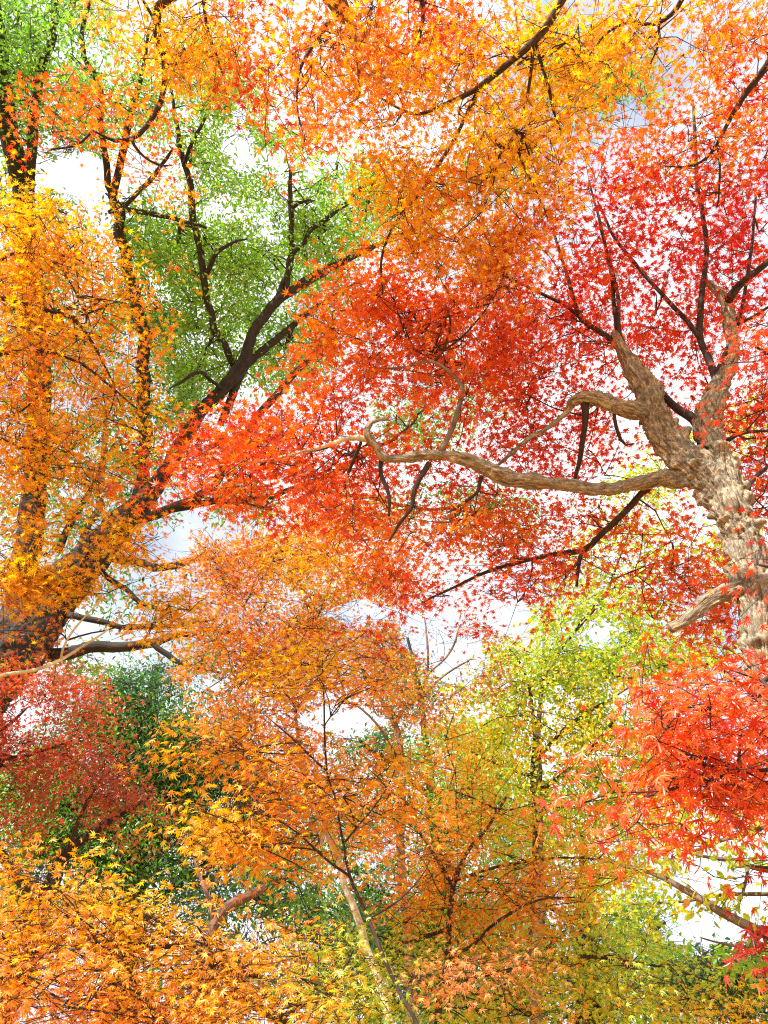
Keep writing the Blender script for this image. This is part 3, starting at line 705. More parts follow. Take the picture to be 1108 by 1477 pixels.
# ---- T2 the red maple with the twisting pale trunk
HB = dict(step=.008, K=110, gnarl=.12, wob=.022, knobs=.34, freq=22, ridge=.19, rfreq=58)
def hb(px, **k):
    d = dict(HB); d['px'] = px; d.update(k); return d
def tw(px, **k):
    d = dict(px=px, step=.04, K=10, gnarl=.08, wob=.02, name='branch', mat=B_TWIG); d.update(k); return d
tree('red_maple', 'red maple with twisted pale tan trunk and long level limb reaching across at right', 'tree',
 [hb([(1138, 1040, 3.75, 70), (1111, 930, 3.9, 62), (1096, 864, 4.0, 55), (1076, 778, 4.22, 51), (1054, 730, 4.36, 53), (1024, 692, 4.5, 55), (990, 660, 4.58, 46), (962, 630, 4.66, 46), (943, 600, 4.74, 42), (930, 558, 4.85, 34), (913, 528, 4.94, 26), (897, 504, 5.0, 18), (886, 480, 5.08, 11)],
     ground=True, fork=[[(1066, 760, 4.32, 30), (1050, 712, 4.44, 42), (1035, 655, 4.6, 36), (1022, 618, 4.7, 38), (1027, 586, 4.8, 34), (1042, 552, 4.92, 24), (1056, 523, 5.02, 19), (1061, 494, 5.12, 17), (1053, 464, 5.22, 19), (1045, 434, 5.32, 15), (1023, 409, 5.42, 10)]]),
  hb([(1000, 690, 4.52, 29.9), (957, 691, 4.5, 23.8), (922, 697, 4.47, 22), (876, 704, 4.44, 19.4), (831, 702, 4.4, 20.2), (791, 698, 4.37, 18.5), (740, 692, 4.33, 25.5), (700, 675, 4.3, 23.8), (664, 661, 4.28, 20.2), (624, 656, 4.26, 15.8), (588, 658, 4.24, 14.1), (556, 658, 4.22, 12.3), (541, 641, 4.22, 12.3), (530, 626, 4.22, 12.3), (536, 610, 4.24, 7.92), (560, 603, 4.26, 5.28)]),
  hb([(935, 596, 4.76, 26), (912, 591, 4.7, 27), (890, 586, 4.66, 23), (866, 577, 4.62, 24), (842, 572, 4.6, 22), (826, 578, 4.6, 17), (818, 592, 4.6, 9), (790, 617, 4.56, 7), (765, 632, 4.53, 7), (745, 647, 4.5, 6), (720, 668, 4.46, 5), (705, 690, 4.44, 2)]),
  hb([(1085, 852, 4.05, 28), (1060, 852, 3.98, 28), (1040, 858, 3.94, 25), (1018, 869, 3.9, 21), (993, 888, 3.86, 18), (967, 907, 3.82, 14)], knobs=.3),
  tw([(935, 705, 4.5, 10), (925, 712, 4.52, 9), (902, 738, 4.55, 9), (871, 768, 4.58, 8), (841, 793, 4.6, 8), (801, 799, 4.6, 7), (750, 811, 4.6, 6), (700, 824, 4.58, 5), (659, 844, 4.55, 4), (609, 869, 4.5, 3)], name='limb'),
  tw([(840, 795, 4.6, 6), (836, 820, 4.55, 5), (832, 846, 4.52, 4)]),
  tw([(533, 634, 4.22, 9), (505, 634, 4.2, 7), (480, 642, 4.18, 6), (430, 652, 4.15, 5), (364, 665, 4.1, 4), (310, 672, 4.05, 2)], mat=B_PALE, name='limb'),
  tw([(636, 652, 4.27, 11), (645, 628, 4.3, 9), (655, 604, 4.33, 8), (667, 561, 4.4, 7), (649, 536, 4.45, 5), (624, 521, 4.5, 5), (588, 528, 4.5, 4), (548, 531, 4.5, 2)], mat=B_GREY, name='limb'),
  tw([(627, 522, 4.5, 4), (640, 500, 4.55, 4), (652, 465, 4.65, 3), (640, 430, 4.75, 2)]),
  tw([(550, 664, 4.22, 7), (549, 684, 4.2, 7), (560, 713, 4.17, 6), (561, 745, 4.14, 3)]),
  tw([(619, 668, 4.26, 8), (600, 703, 4.2, 7), (593, 733, 4.18, 6), (578, 753, 4.15, 5), (562, 780, 4.12, 3)]),
  tw([(695, 686, 4.3, 6), (692, 710, 4.27, 5), (669, 728, 4.25, 4), (645, 740, 4.22, 2)]),
  tw([(522, 632, 4.25, 4), (508, 668, 4.3, 5), (497, 700, 4.35, 3)]),
  tw([(843, 580, 4.6, 12), (844, 600, 4.6, 9), (841, 642, 4.6, 8), (838, 668, 4.6, 7), (826, 700, 4.62, 4)]),
  tw([(884, 586, 4.66, 5), (888, 615, 4.6, 5), (900, 640, 4.6, 4), (915, 640, 4.6, 2)]),
  tw([(1012, 640, 4.75, 12), (1003, 606, 4.8, 15), (973, 585, 4.86, 11), (948, 560, 4.9, 10), (921, 528, 5.0, 9), (894, 492, 5.1, 8), (886, 450, 5.2, 6), (884, 400, 5.35, 5), (868, 335, 5.55, 4), (850, 260, 5.8, 2)], name='limb'),
  tw([(1036, 556, 4.92, 12), (1030, 540, 4.95, 10), (1013, 492, 5.1, 9), (1010, 455, 5.2, 8), (1012, 420, 5.32, 7), (1018, 344, 5.55, 6), (1005, 253, 5.85, 5), (1000, 150, 6.2, 3)], name='limb'),
  tw([(1012, 490, 5.1, 7), (988, 462, 5.2, 6), (962, 435, 5.28, 6), (912, 379, 5.45, 5), (885, 345, 5.55, 4), (862, 290, 5.7, 2)]),
  tw([(898, 508, 5.0, 10), (872, 485, 5.08, 8), (848, 468, 5.12, 7), (831, 445, 5.2, 6), (818, 404, 5.3, 5), (800, 340, 5.5, 3)]),
  tw([(850, 472, 5.1, 5), (815, 440, 5.15, 5), (760, 412, 5.2, 4), (715, 390, 5.3, 2)]),
  tw([(898, 500, 5.02, 7), (893, 424, 5.25, 5), (882, 374, 5.4, 4), (866, 330, 5.5, 3)]),
  tw([(1050, 438, 5.3, 11), (1060, 420, 5.3, 10), (1079, 399, 5.3, 9), (1108, 374, 5.3, 7), (1140, 340, 5.3, 5)], name='limb'),
  tw([(1060, 470, 5.2, 5), (1068, 440, 5.3, 5), (1080, 380, 5.5, 4), (1090, 280, 5.8, 3)]),
  tw([(1034, 536, 4.95, 6), (1042, 515, 5.0, 6), (1052, 495, 5.1, 4)]),
  tw([(1058, 470, 5.2, 5), (1085, 460, 5.15, 5), (1115, 440, 5.1, 3)]),
  tw([(1045, 640, 4.7, 6), (1070, 625, 4.75, 5), (1110, 622, 4.8, 3)]),
  tw([(1062, 720, 4.4, 8), (1090, 690, 4.6, 6), (1130, 660, 4.8, 3)]),
 ],
 [(1170, 350, 90, 160, 5.2, 6.4, .6, 'crimson'), (1175, 620, 80, 120, 4.8, 6, 1.0, 'scarlet'), (1180, 800, 70, 90, 4.4, 5.4, 1.0, 'verm'), (1180, 150, 80, 120, 5.6, 6.8, .6, 'crimson'),
  (960, 350, 150, 130, 5.0, 6.4, .58, 'crimson'), (1060, 300, 80, 150, 5.2, 6.6, .42, 'crimson'), (880, 255, 100, 70, 5.2, 6.4, .4, 'crimson'), (840, 360, 100, 90, 5, 6.2, .65, 'crimson'),
  (800, 450, 110, 85, 4.7, 6, 1.1, 'scarlet'), (950, 480, 110, 70, 5.2, 6.2, .85, 'crimson'), (1060, 420, 70, 80, 5.2, 6.4, .55, 'crimson'), (880, 560, 60, 60, 5.2, 6, .75, 'scarlet'), (985, 560, 40, 40, 5.2, 6, .9, 'scarlet'),
  (700, 350, 90, 70, 4.7, 5.8, 1.6, 'redorange'), (600, 410, 110, 70, 4.6, 5.8, 2.0, 'verm'), (520, 470, 95, 55, 4.6, 5.6, 1.9, 'redorange'), (640, 490, 120, 70, 4.5, 5.6, 2.0, 'verm'), (740, 500, 90, 80, 4.6, 5.8, 1.8, 'verm'), (560, 540, 110, 45, 4.3, 5.4, 1.8, 'verm'), (490, 520, 60, 40, 4.5, 5.4, 1.5, 'redorange'),
  (690, 580, 90, 45, 4.5, 5.6, 1.4, 'verm'), (780, 600, 80, 60, 4.6, 5.8, 1.2, 'scarlet'), (850, 640, 110, 60, 4.8, 6, .9, 'scarlet'), (720, 640, 60, 40, 4.6, 5.6, .9, 'scarlet'),
  (330, 640, 100, 40, 3.9, 5, 3.0, 'scarlet', -10), (430, 605, 100, 36, 4.1, 5, 2.8, 'scarlet', -12), (265, 690, 60, 32, 3.9, 4.8, 2.2, 'scarlet', -10), (420, 685, 115, 42, 4, 5, 2.6, 'scarlet'), (520, 665, 80, 60, 4.3, 5.2, 1.7, 'scarlet'), (360, 735, 100, 22, 4, 4.6, 1.4, 'scarlet', 4), (470, 735, 80, 30, 4.1, 4.9, 1.2, 'scarlet'), (570, 900, 70, 30, 4.1, 5, .6, 'crimson'), (640, 905, 70, 30, 4.2, 5, .5, 'crimson'), (760, 690, 70, 30, 4.5, 5.4, .8, 'scarlet'),
  (610, 700, 100, 60, 4.3, 5.4, 1.0, 'scarlet'), (610, 790, 110, 60, 4.1, 5.2, 1.6, 'redorange'), (700, 770, 110, 55, 4.3, 5.4, 1.5, 'verm'), (800, 755, 100, 45, 4.4, 5.4, 1.5, 'verm'), (790, 830, 110, 35, 4.3, 5.4, 1.2, 'scarlet'), (680, 860, 100, 35, 4.2, 5.2, 1.3, 'scarlet'), (560, 850, 60, 30, 4.1, 5, 1.0, 'verm'), (700, 890, 40, 25, 4.3, 5, .9, 'crimson'),
  (900, 770, 60, 40, 4.6, 5.4, .9, 'verm'), (980, 800, 70, 60, 4.3, 5.4, 1.4, 'verm'), (960, 870, 40, 40, 4.2, 5, 1.4, 'verm'), (1085, 620, 50, 90, 4.8, 6, 1.6, 'scarlet'), (1090, 740, 45, 70, 4.6, 5.6, 1.3, 'scarlet'), (1020, 860, 60, 55, 4.6, 5.4, 1.4, 'verm'), (960, 740, 40, 30, 4.8, 5.6, .9, 'scarlet'), (1060, 900, 50, 50, 4.6, 5.4, 1.3, 'scarlet')],
 size=.053, tau=.79, per_spray=19, spray_len=.30, droop=.25, tilt=.9, bark=B_HERO, seed=2, group=GM)

# ---- T3 near red maple whose branches hang in from the right edge
tree('red_maple', 'near red maple with large vermilion leaves drooping in from the right edge', 'tree',
 [dict(w=[(2.9, 1.0, 1.9, .10), (2.75, 1.3, 2.5, .085), (2.5, 1.7, 3.2, .06), (2.3, 2.0, 4.0, .04)], ground=True, mat=B_HERO, lean=(.2, -.2)),
  dict(w=[(2.72, 1.35, 2.6, .03)], then=[(1190, 960, 2.9, 9), (1108, 992, 2.8, 6), (1060, 1008, 2.75, 5), (1000, 1020, 2.7, 4), (955, 1032, 2.65, 3)], step=.04),
  dict(w=[(2.7, 1.4, 2.4, .028)], then=[(1200, 1110, 2.9, 8), (1108, 1115, 2.75, 5), (1010, 1130, 2.7, 4), (930, 1150, 2.6, 3)], step=.04),
  dict(w=[(2.3, 2.0, 3.7, .03)], then=[(1180, 560, 4.0, 8), (1125, 520, 3.9, 6), (1090, 500, 3.8, 3)], step=.04),
  dict(w=[(2.6, 1.55, 2.9, .03)], then=[(1190, 830, 3.3, 8), (1130, 820, 3.2, 5), (1095, 815, 3.1, 3)], step=.04),
  dict(w=[(2.8, 1.2, 2.2, .03)], then=[(1220, 1260, 3.1, 8), (1130, 1255, 3.0, 5), (1090, 1250, 2.9, 3)], step=.04),
  dict(w=[(2.85, 1.1, 2.0, .03)], then=[(1230, 1390, 3.1, 8), (1150, 1370, 3.0, 5), (1100, 1350, 2.9, 3)], step=.04)],
 [(1190, 1020, 90, 60, 2.7, 3.4, 1.3, 'deepverm'), (1195, 1130, 90, 50, 2.7, 3.4, 1.2, 'deepverm'), (1200, 1250, 80, 50, 2.9, 3.4, .9, 'deepverm'), (1190, 820, 70, 50, 3.2, 3.7, .9, 'deepverm'), (1185, 520, 55, 70, 3.8, 4.4, 1.1, 'deepverm'), (1200, 1360, 80, 40, 2.9, 3.3, .9, 'deepverm'), (1290, 720, 90, 90, 3.5, 4.2, 1.0, 'deepverm'), (1330, 950, 90, 90, 3.0, 3.6, 1.0, 'deepverm'),
  (1050, 1020, 90, 55, 2.5, 3.2, 1.9, 'deepverm'), (980, 1060, 110, 50, 2.5, 3.1, 2.1, 'deepverm', -14), (1060, 1090, 75, 50, 2.5, 3.2, 1.8, 'deepverm'), (920, 1120, 80, 36, 2.5, 3, 1.9, 'deepverm', -18), (1000, 1130, 100, 40, 2.5, 3.1, 1.7, 'deepverm'), (1080, 1155, 50, 36, 2.6, 3.1, 1.4, 'scarlet'), (985, 1180, 60, 26, 2.6, 3, .9, 'scarlet'), (890, 1195, 42, 26, 2.5, 2.9, 1.0, 'deepverm', -18), (815, 1165, 34, 20, 2.5, 2.8, .8, 'scarlet'), (1010, 960, 80, 24, 2.7, 3.3, 1.3, 'deepverm', -10), (930, 1010, 40, 24, 2.6, 3, .8, 'deepverm'),
  (1092, 495, 30, 30, 3.7, 4, 2.0, 'deepverm'), (1070, 590, 40, 24, 3.8, 4.1, .7, 'deepverm'), (1090, 780, 28, 18, 3.1, 3.3, .9, 'deepverm'), (1060, 815, 28, 14, 3.1, 3.3, .8, 'deepverm'), (1100, 850, 20, 16, 3.1, 3.3, .5, 'deepverm'),
  (1092, 1240, 30, 34, 2.8, 3.2, 1.1, 'scarlet'), (1030, 1232, 30, 16, 2.8, 3.1, .4, 'dred'), (1098, 1352, 22, 34, 2.8, 3.2, 1.3, 'crimson'), (1000, 1215, 40, 16, 2.7, 3, .5, 'dred')],
 kind='maple_near', size=.048, per_spray=19, tau=.95, spray_len=.27, droop=.65, tilt=.7, mat=M_LEAF_NEAR, seed=3, group=GM, face=.25, split=True)

# ---- T4 golden orange maple overhead (trunk stands behind the viewer)
tree('golden_maple', 'golden orange maple overhead with dark slender branches fanning down from the top', 'tree',
 [dict(w=[(1.7, -1.9, 0.9, .13), (1.6, -1.6, 2.6, .11), (1.5, -1.0, 4.2, .09), (1.3, -.1, 5.4, .06)], then=[(850, -60, 5.0, 11), (808, 0, 5.0, 9), (770, 56, 4.95, 9), (695, 121, 4.9, 7), (649, 147, 4.85, 5), (599, 164, 4.8, 4), (548, 141, 4.8, 3)], ground=True, lean=(0, 0)),
  tw([(695, 121, 4.9, 6), (664, 187, 4.85, 5), (624, 253, 4.8, 5), (578, 313, 4.75, 4), (554, 364, 4.7, 4), (552, 425, 4.65, 2)]),
  tw([(771, 56, 4.95, 5), (760, 126, 4.95, 4), (740, 197, 4.9, 4), (720, 227, 4.85, 3), (700, 262, 4.8, 2)]),
  tw([(740, 197, 4.9, 3), (752, 232, 4.85, 3), (768, 262, 4.8, 3), (790, 315, 4.75, 2)]),
  tw([(773, 62, 4.95, 4), (790, 116, 5, 4), (800, 162, 5, 3), (810, 192, 5, 2)]),
  tw([(1000, -40, 5.4, 7), (980, 10, 5.4, 6), (945, 34, 5.4, 5), (910, 33, 5.4, 4), (880, 48, 5.4, 3), (850, 80, 5.4, 2)]),
  tw([(950, 30, 5.4, 3), (950, 60, 5.4, 3), (938, 92, 5.4, 2)]),
  tw([(1160, 20, 5.4, 9), (1108, 88, 5.4, 8), (1065, 150, 5.4, 6), (1030, 215, 5.4, 4), (1000, 238, 5.4, 3), (960, 240, 5.4, 2)], name='limb'),
  tw([(1032, 210, 5.4, 3), (1035, 250, 5.4, 3), (1034, 300, 5.4, 2)]),
  dict(w=[(1.55, -1.3, 3.4, .07), (.9, -.4, 4.9, .06)], then=[(430, -90, 5.1, 24), (462, -30, 5.0, 26), (492, 12, 4.95, 22), (507, 45, 4.9, 8), (516, 90, 4.8, 5), (520, 140, 4.7, 3)], mat=B_RED),
  tw([(600, -20, 5.2, 6), (612, 20, 5.2, 5), (606, 60, 5.2, 4), (602, 100, 5.2, 3)]),
  tw([(474, 30, 4.8, 6), (440, 90, 4.6, 4), (430, 160, 4.5, 3), (440, 210, 4.4, 2)])],
 [(700, -80, 200, 55, 5, 6, .6, 'orange'), (960, -80, 160, 55, 5.2, 6.2, .55, 'redorange'), (450, -80, 120, 55, 4.6, 5.6, .6, 'redorange'), (1190, 40, 70, 120, 5.4, 6.4, .7, 'redorange'),
  (840, 70, 110, 80, 4.9, 6, 1.4, 'orange'), (860, 130, 80, 50, 5, 6, .9, 'orange'), (740, 150, 95, 95, 4.6, 5.6, 1.5, 'gold'), (680, 220, 95, 75, 4.5, 5.4, 1.4, 'gold'), (600, 270, 80, 65, 4.4, 5.2, 1.5, 'gold'), (560, 300, 45, 50, 4.4, 5.0, 1.7, 'gold'), (670, 320, 85, 65, 4.4, 5.0, 1.6, 'gold'), (770, 260, 45, 60, 4.5, 5.2, 2.0, 'gold'), (720, 380, 60, 32, 4.3, 4.9, 1.5, 'gold'), (600, 350, 55, 34, 4.3, 4.8, 1.2, 'gold'), (650, 250, 60, 60, 4.4, 5, .8, 'redorange'),
  (610, 130, 90, 70, 4.6, 5.6, 1.6, 'orange'), (560, 60, 100, 60, 4.6, 5.8, 1.7, 'redorange'), (460, 70, 80, 70, 4.4, 5.6, 1.5, 'redorange'), (510, 150, 60, 50, 4.3, 5.2, 1.5, 'redorange'), (440, 185, 48, 55, 3.7, 4.4, 1.6, 'redorange'), (560, 200, 40, 50, 4.4, 5.2, 1.5, 'orange'), (670, 50, 50, 50, 5, 6, 1.2, 'redorange'), (720, 40, 50, 40, 5, 6, 1.3, 'orange'),
  (940, 60, 90, 60, 5.2, 6.2, 1.0, 'orange'), (1040, 60, 60, 70, 5.2, 6.4, .9, 'redorange'), (1085, 110, 40, 90, 5.2, 6.4, .8, 'redorange'), (970, 230, 80, 50, 5, 6, .7, 'redorange'), (1060, 210, 60, 60, 5.2, 6.2, .7, 'redorange'), (930, 190, 50, 40, 5, 6, .5, 'redorange'), (885, 165, 38, 11, 4.2, 4.5, 1.6, 'verm', -6), (385, 90, 35, 85, 4.9, 6, .8, 'crimson'), (490, 30, 70, 30, 4.4, 4.8, 1.2, 'redorange'), (600, 40, 60, 50, 5, 6, .8, 'crimson'), (1000, 140, 60, 50, 5.2, 6.2, .5, 'redorange'), (950, 270, 60, 40, 5, 6, .5, 'redorange')],
 size=.048, tau=.60, per_spray=20, spray_len=.31, droop=.3, tilt=.95, seed=4, group=GM)

# ---- T5 orange maple at the upper left
tree('orange_maple', 'orange maple overhead at upper left with one long curving dark branch', 'tree',
 [dict(w=[(-2.3, -1.6, 0.9, .11), (-2.1, -1.2, 2.8, .09), (-1.8, -.4, 4.6, .06)], then=[(300, -70, 5.6, 14), (248, -5, 5.5, 12), (227, 10, 5.5, 10), (225, 56, 5.5, 9), (235, 86, 5.5, 8), (235, 126, 5.5, 7), (227, 157, 5.5, 7), (202, 192, 5.4, 6), (182, 202, 5.4, 5), (162, 202, 5.4, 4), (130, 186, 5.4, 2)], ground=True),
  tw([(227, 40, 5.5, 4), (212, 15, 5.6, 4), (195, -10, 5.7, 3)]),
  tw([(190, 200, 5.4, 4), (208, 224, 5.4, 3), (232, 238, 5.4, 3), (248, 238, 5.4, 2)]),
  tw([(232, 236, 5.4, 3), (218, 262, 5.4, 3), (195, 285, 5.4, 2)]),
  tw([(290, -20, 5.6, 4), (298, 40, 5.5, 4), (312, 75, 5.5, 3), (322, 108, 5.5, 2)]),
  tw([(132, 190, 5.4, 3), (110, 208, 5.4, 3), (70, 216, 5.4, 2)])],
 [(220, -80, 140, 55, 5.2, 6.2, .6, 'orange'), (275, 65, 75, 65, 5, 6.2, 1.4, 'orange'), (190, 25, 55, 40, 5.2, 6.2, .6, 'orange'), (300, 130, 40, 40, 5, 6, .45, 'orange'), (330, 40, 30, 55, 5, 6, .8, 'redorange'), (205, 130, 45, 50, 5, 6, .28, 'redorange'), (140, 190, 45, 50, 5, 6, .7, 'redorange'), (100, 150, 40, 40, 5.2, 6, .7, 'verm'), (55, 165, 30, 35, 5.2, 6, .6, 'verm'), (245, 275, 34, 24, 5, 5.8, .6, 'orange'), (190, 255, 50, 30, 5, 5.8, .2, 'redorange'), (90, 225, 50, 25, 5.2, 5.8, .3, 'crimson'), (250, 200, 40, 40, 5, 6, .25, 'verm'), (350, 110, 20, 40, 5.2, 5.8, .6, 'verm')],
 size=.044, tau=.9, per_spray=21, spray_len=.29, droop=.3, tilt=.95, seed=5, group=GM)

# ---- T6 orange and yellow maple at the left
tree('orange_maple', 'bright orange and yellow maple filling the left edge in front of the dark trunks', 'tree',
 [dict(px=[(-330, 1150, 4.2, 50), (-300, 900, 4.5, 44), (-240, 640, 5.0, 36), (-180, 430, 5.5, 26), (-120, 250, 6, 14)], ground=True, mat=B_GREY),
  tw([(-205, 520, 5.3, 16), (-90, 440, 5.0, 8), (-20, 395, 5.0, 5), (14, 369, 5.0, 4), (54, 366, 5.0, 4), (95, 369, 5.0, 3), (140, 385, 5, 2)], name='limb'),
  tw([(-215, 560, 5.2, 18), (-90, 420, 4.9, 10), (0, 430, 4.8, 6), (49, 442, 4.8, 5), (103, 459, 4.8, 5), (130, 494, 4.8, 4), (152, 532, 4.8, 3), (166, 556, 4.8, 2)], name='limb'),
  tw([(103, 459, 4.8, 3), (130, 450, 4.8, 3), (155, 441, 4.8, 2)]),
  tw([(-235, 640, 5, 16), (-100, 530, 4.7, 8), (0, 513, 4.7, 5), (33, 507, 4.7, 4), (68, 509, 4.7, 4), (114, 524, 4.7, 4), (152, 551, 4.7, 3), (198, 590, 4.7, 2)], name='limb'),
  tw([(-240, 700, 4.9, 14), (-100, 600, 4.6, 6), (0, 600, 4.6, 4), (27, 597, 4.6, 3), (66, 563, 4.6, 2)]),
  tw([(-260, 760, 4.7, 14), (-100, 640, 4.5, 6), (0, 634, 4.5, 4), (35, 652, 4.5, 4), (50, 692, 4.5, 3), (60, 735, 4.5, 2)]),
  tw([(-280, 860, 4.6, 14), (-100, 800, 4.5, 6), (0, 825, 4.4, 4), (60, 835, 4.4, 3), (130, 800, 4.4, 2)]),
  tw([(-300, 950, 4.4, 16), (-120, 1000, 4.2, 8), (0, 974, 4.2, 5), (50, 965, 4.2, 5), (100, 945, 4.2, 4), (140, 920, 4.2, 3), (160, 905, 4.2, 2)], mat=B_PALE, name='limb'),
  tw([(88, 950, 4.2, 3), (105, 915, 4.2, 3), (150, 862, 4.2, 2)], mat=B_PALE)],
 [(-100, 420, 100, 150, 4.6, 5.6, 1.1, 'orange'), (-100, 650, 100, 120, 4.4, 5.2, 1.1, 'orange'), (-90, 850, 80, 60, 4.2, 4.8, 1.2, 'gold'),
  (55, 320, 80, 48, 4.6, 5.4, 2.0, 'gold'), (40, 400, 80, 60, 4.6, 5.4, 1.7, 'orange'), (110, 345, 46, 36, 4.6, 5.4, 1.2, 'orange'), (60, 480, 90, 50, 4.4, 5.2, 2.0, 'gold'), (170, 395, 45, 34, 4.6, 5.2, 1.1, 'orange'), (150, 450, 60, 36, 4.6, 5.2, 1.0, 'orange'), (210, 475, 26, 30, 4.6, 5.2, 1.0, 'orange'), (90, 560, 100, 60, 4.4, 5.2, 1.6, 'orange'), (185, 545, 38, 46, 4.5, 5.1, 1.1, 'gold'), (40, 630, 70, 60, 4.3, 5, 1.7, 'orange'), (140, 630, 80, 50, 4.4, 5.1, 1.3, 'gold'), (60, 720, 70, 55, 4.2, 5, 1.4, 'orange'), (170, 690, 60, 40, 4.4, 5, .9, 'orange'), (235, 610, 25, 30, 4.5, 5, .9, 'gold'), (240, 420, 22, 36, 4.7, 5.2, .35, 'redorange'), (20, 560, 40, 60, 4.4, 5, .8, 'redorange'),
  (62, 838, 64, 13, 4.2, 4.45, 13, 'gold', 4), (30, 815, 40, 20, 4, 4.5, 2.3, 'yellow'), (172, 778, 38, 15, 4.2, 4.5, 8, 'gold', -6), (185, 805, 40, 16, 4.1, 4.6, 1.4, 'gold'), (30, 780, 50, 30, 4.2, 4.8, .9, 'orange'), (205, 898, 45, 11, 4.2, 4.5, 5.5, 'gold', -8), (258, 868, 34, 12, 4.3, 4.6, 5.5, 'gold'), (110, 760, 40, 20, 4.3, 4.8, .6, 'gold'), (15, 905, 45, 40, 4.2, 4.8, 1.3, 'brown'), (70, 925, 45, 30, 4.2, 4.8, .7, 'brown')],
 size=.041, tau=.78, per_spray=23, spray_len=.29, droop=.4, tilt=.95, seed=6, group=GM, face=.1)

# ---- T8 pale-trunked orange maple in the middle
tree('orange_maple', 'slim pale-trunked maple with dull orange crown in the middle of the view', 'tree',
 [dict(px=[(575, 1560, 6.4, 10.6), (552, 1435, 6.5, 9.98), (522, 1345, 6.6, 9.36), (498, 1268, 6.7, 8.74), (476, 1213, 6.8, 8.11), (454, 1165, 6.9, 7.49), (439, 1117, 7, 6.24), (430, 1052, 7.1, 4.99), (419, 996, 7.2, 3.74), (394, 930, 7.3, 3.12), (350, 876, 7.3, 2.5), (303, 824, 7.3, 2.5), (280, 770, 7.3, 1.25)], ground=True, mat=B_PALE, K=16),
  tw([(442, 1122, 7, 5.62), (428, 1098, 6.9, 4.37), (412, 1084, 6.8, 3.12), (380, 1060, 6.6, 1.87)], mat=B_PALE, name='limb'),
  tw([(470, 1195, 6.8, 4.37), (452, 1245, 6.6, 3.12), (430, 1190, 6.4, 2.5), (400, 1170, 6.2, 1.87)], mat=B_PALE),
  tw([(419, 996, 7.2, 3.12), (445, 930, 7.2, 2.5), (470, 860, 7.2, 1.87), (490, 780, 7.2, 1.25)]),
  tw([(425, 1030, 7.2, 3.12), (470, 960, 7.0, 2.5), (530, 910, 7, 1.87)]),
  tw([(350, 876, 7.3, 1.87), (380, 820, 7.2, 1.87), (420, 770, 7.1, 1.25)]),
  tw([(400, 940, 7.3, 2.5), (350, 960, 7, 1.87), (290, 1000, 6.8, 1.25)])],
 [(430, 850, 110, 60, 6, 7.6, 1.9, 'ochre'), (490, 745, 80, 38, 5.0, 5.8, 2.0, 'orange', -6), (440, 770, 60, 40, 5.4, 6.4, 1.5, 'orange'), (330, 810, 80, 44, 6.2, 7.4, 1.7, 'ochre'), (400, 790, 70, 30, 6.2, 7.2, 1.3, 'ochre'), (510, 850, 70, 50, 6, 7.2, 1.4, 'ochre'), (420, 920, 110, 50, 6, 7.4, 1.8, 'ochre'), (500, 945, 50, 40, 6, 7.2, 1.3, 'ochre'), (320, 900, 60, 40, 6, 7.2, 1.2, 'ochre'), (320, 970, 60, 44, 6, 7, .6, 'ochre'), (560, 1000, 50, 40, 6.2, 7.4, .5, 'ochre'), (620, 1070, 60, 40, 6.2, 7.2, .7, 'orange'), (390, 1000, 90, 50, 6, 7.2, 1.4, 'ochre'), (290, 1060, 50, 34, 5.8, 6.8, .6, 'orange'), (380, 1080, 80, 46, 5.8, 7, 1.0, 'ochre'), (470, 1080, 60, 60, 6.2, 7.2, .8, 'orange'), (560, 800, 50, 40, 5.6, 6.6, .8, 'redorange'), (500, 1150, 60, 60, 6.4, 7.2, .8, 'orange')],
 kind='maple', size=.045, per_spray=23, spray_len=.31, droop=.35, tilt=.95, tau=1.25, seed=8, group=GM)

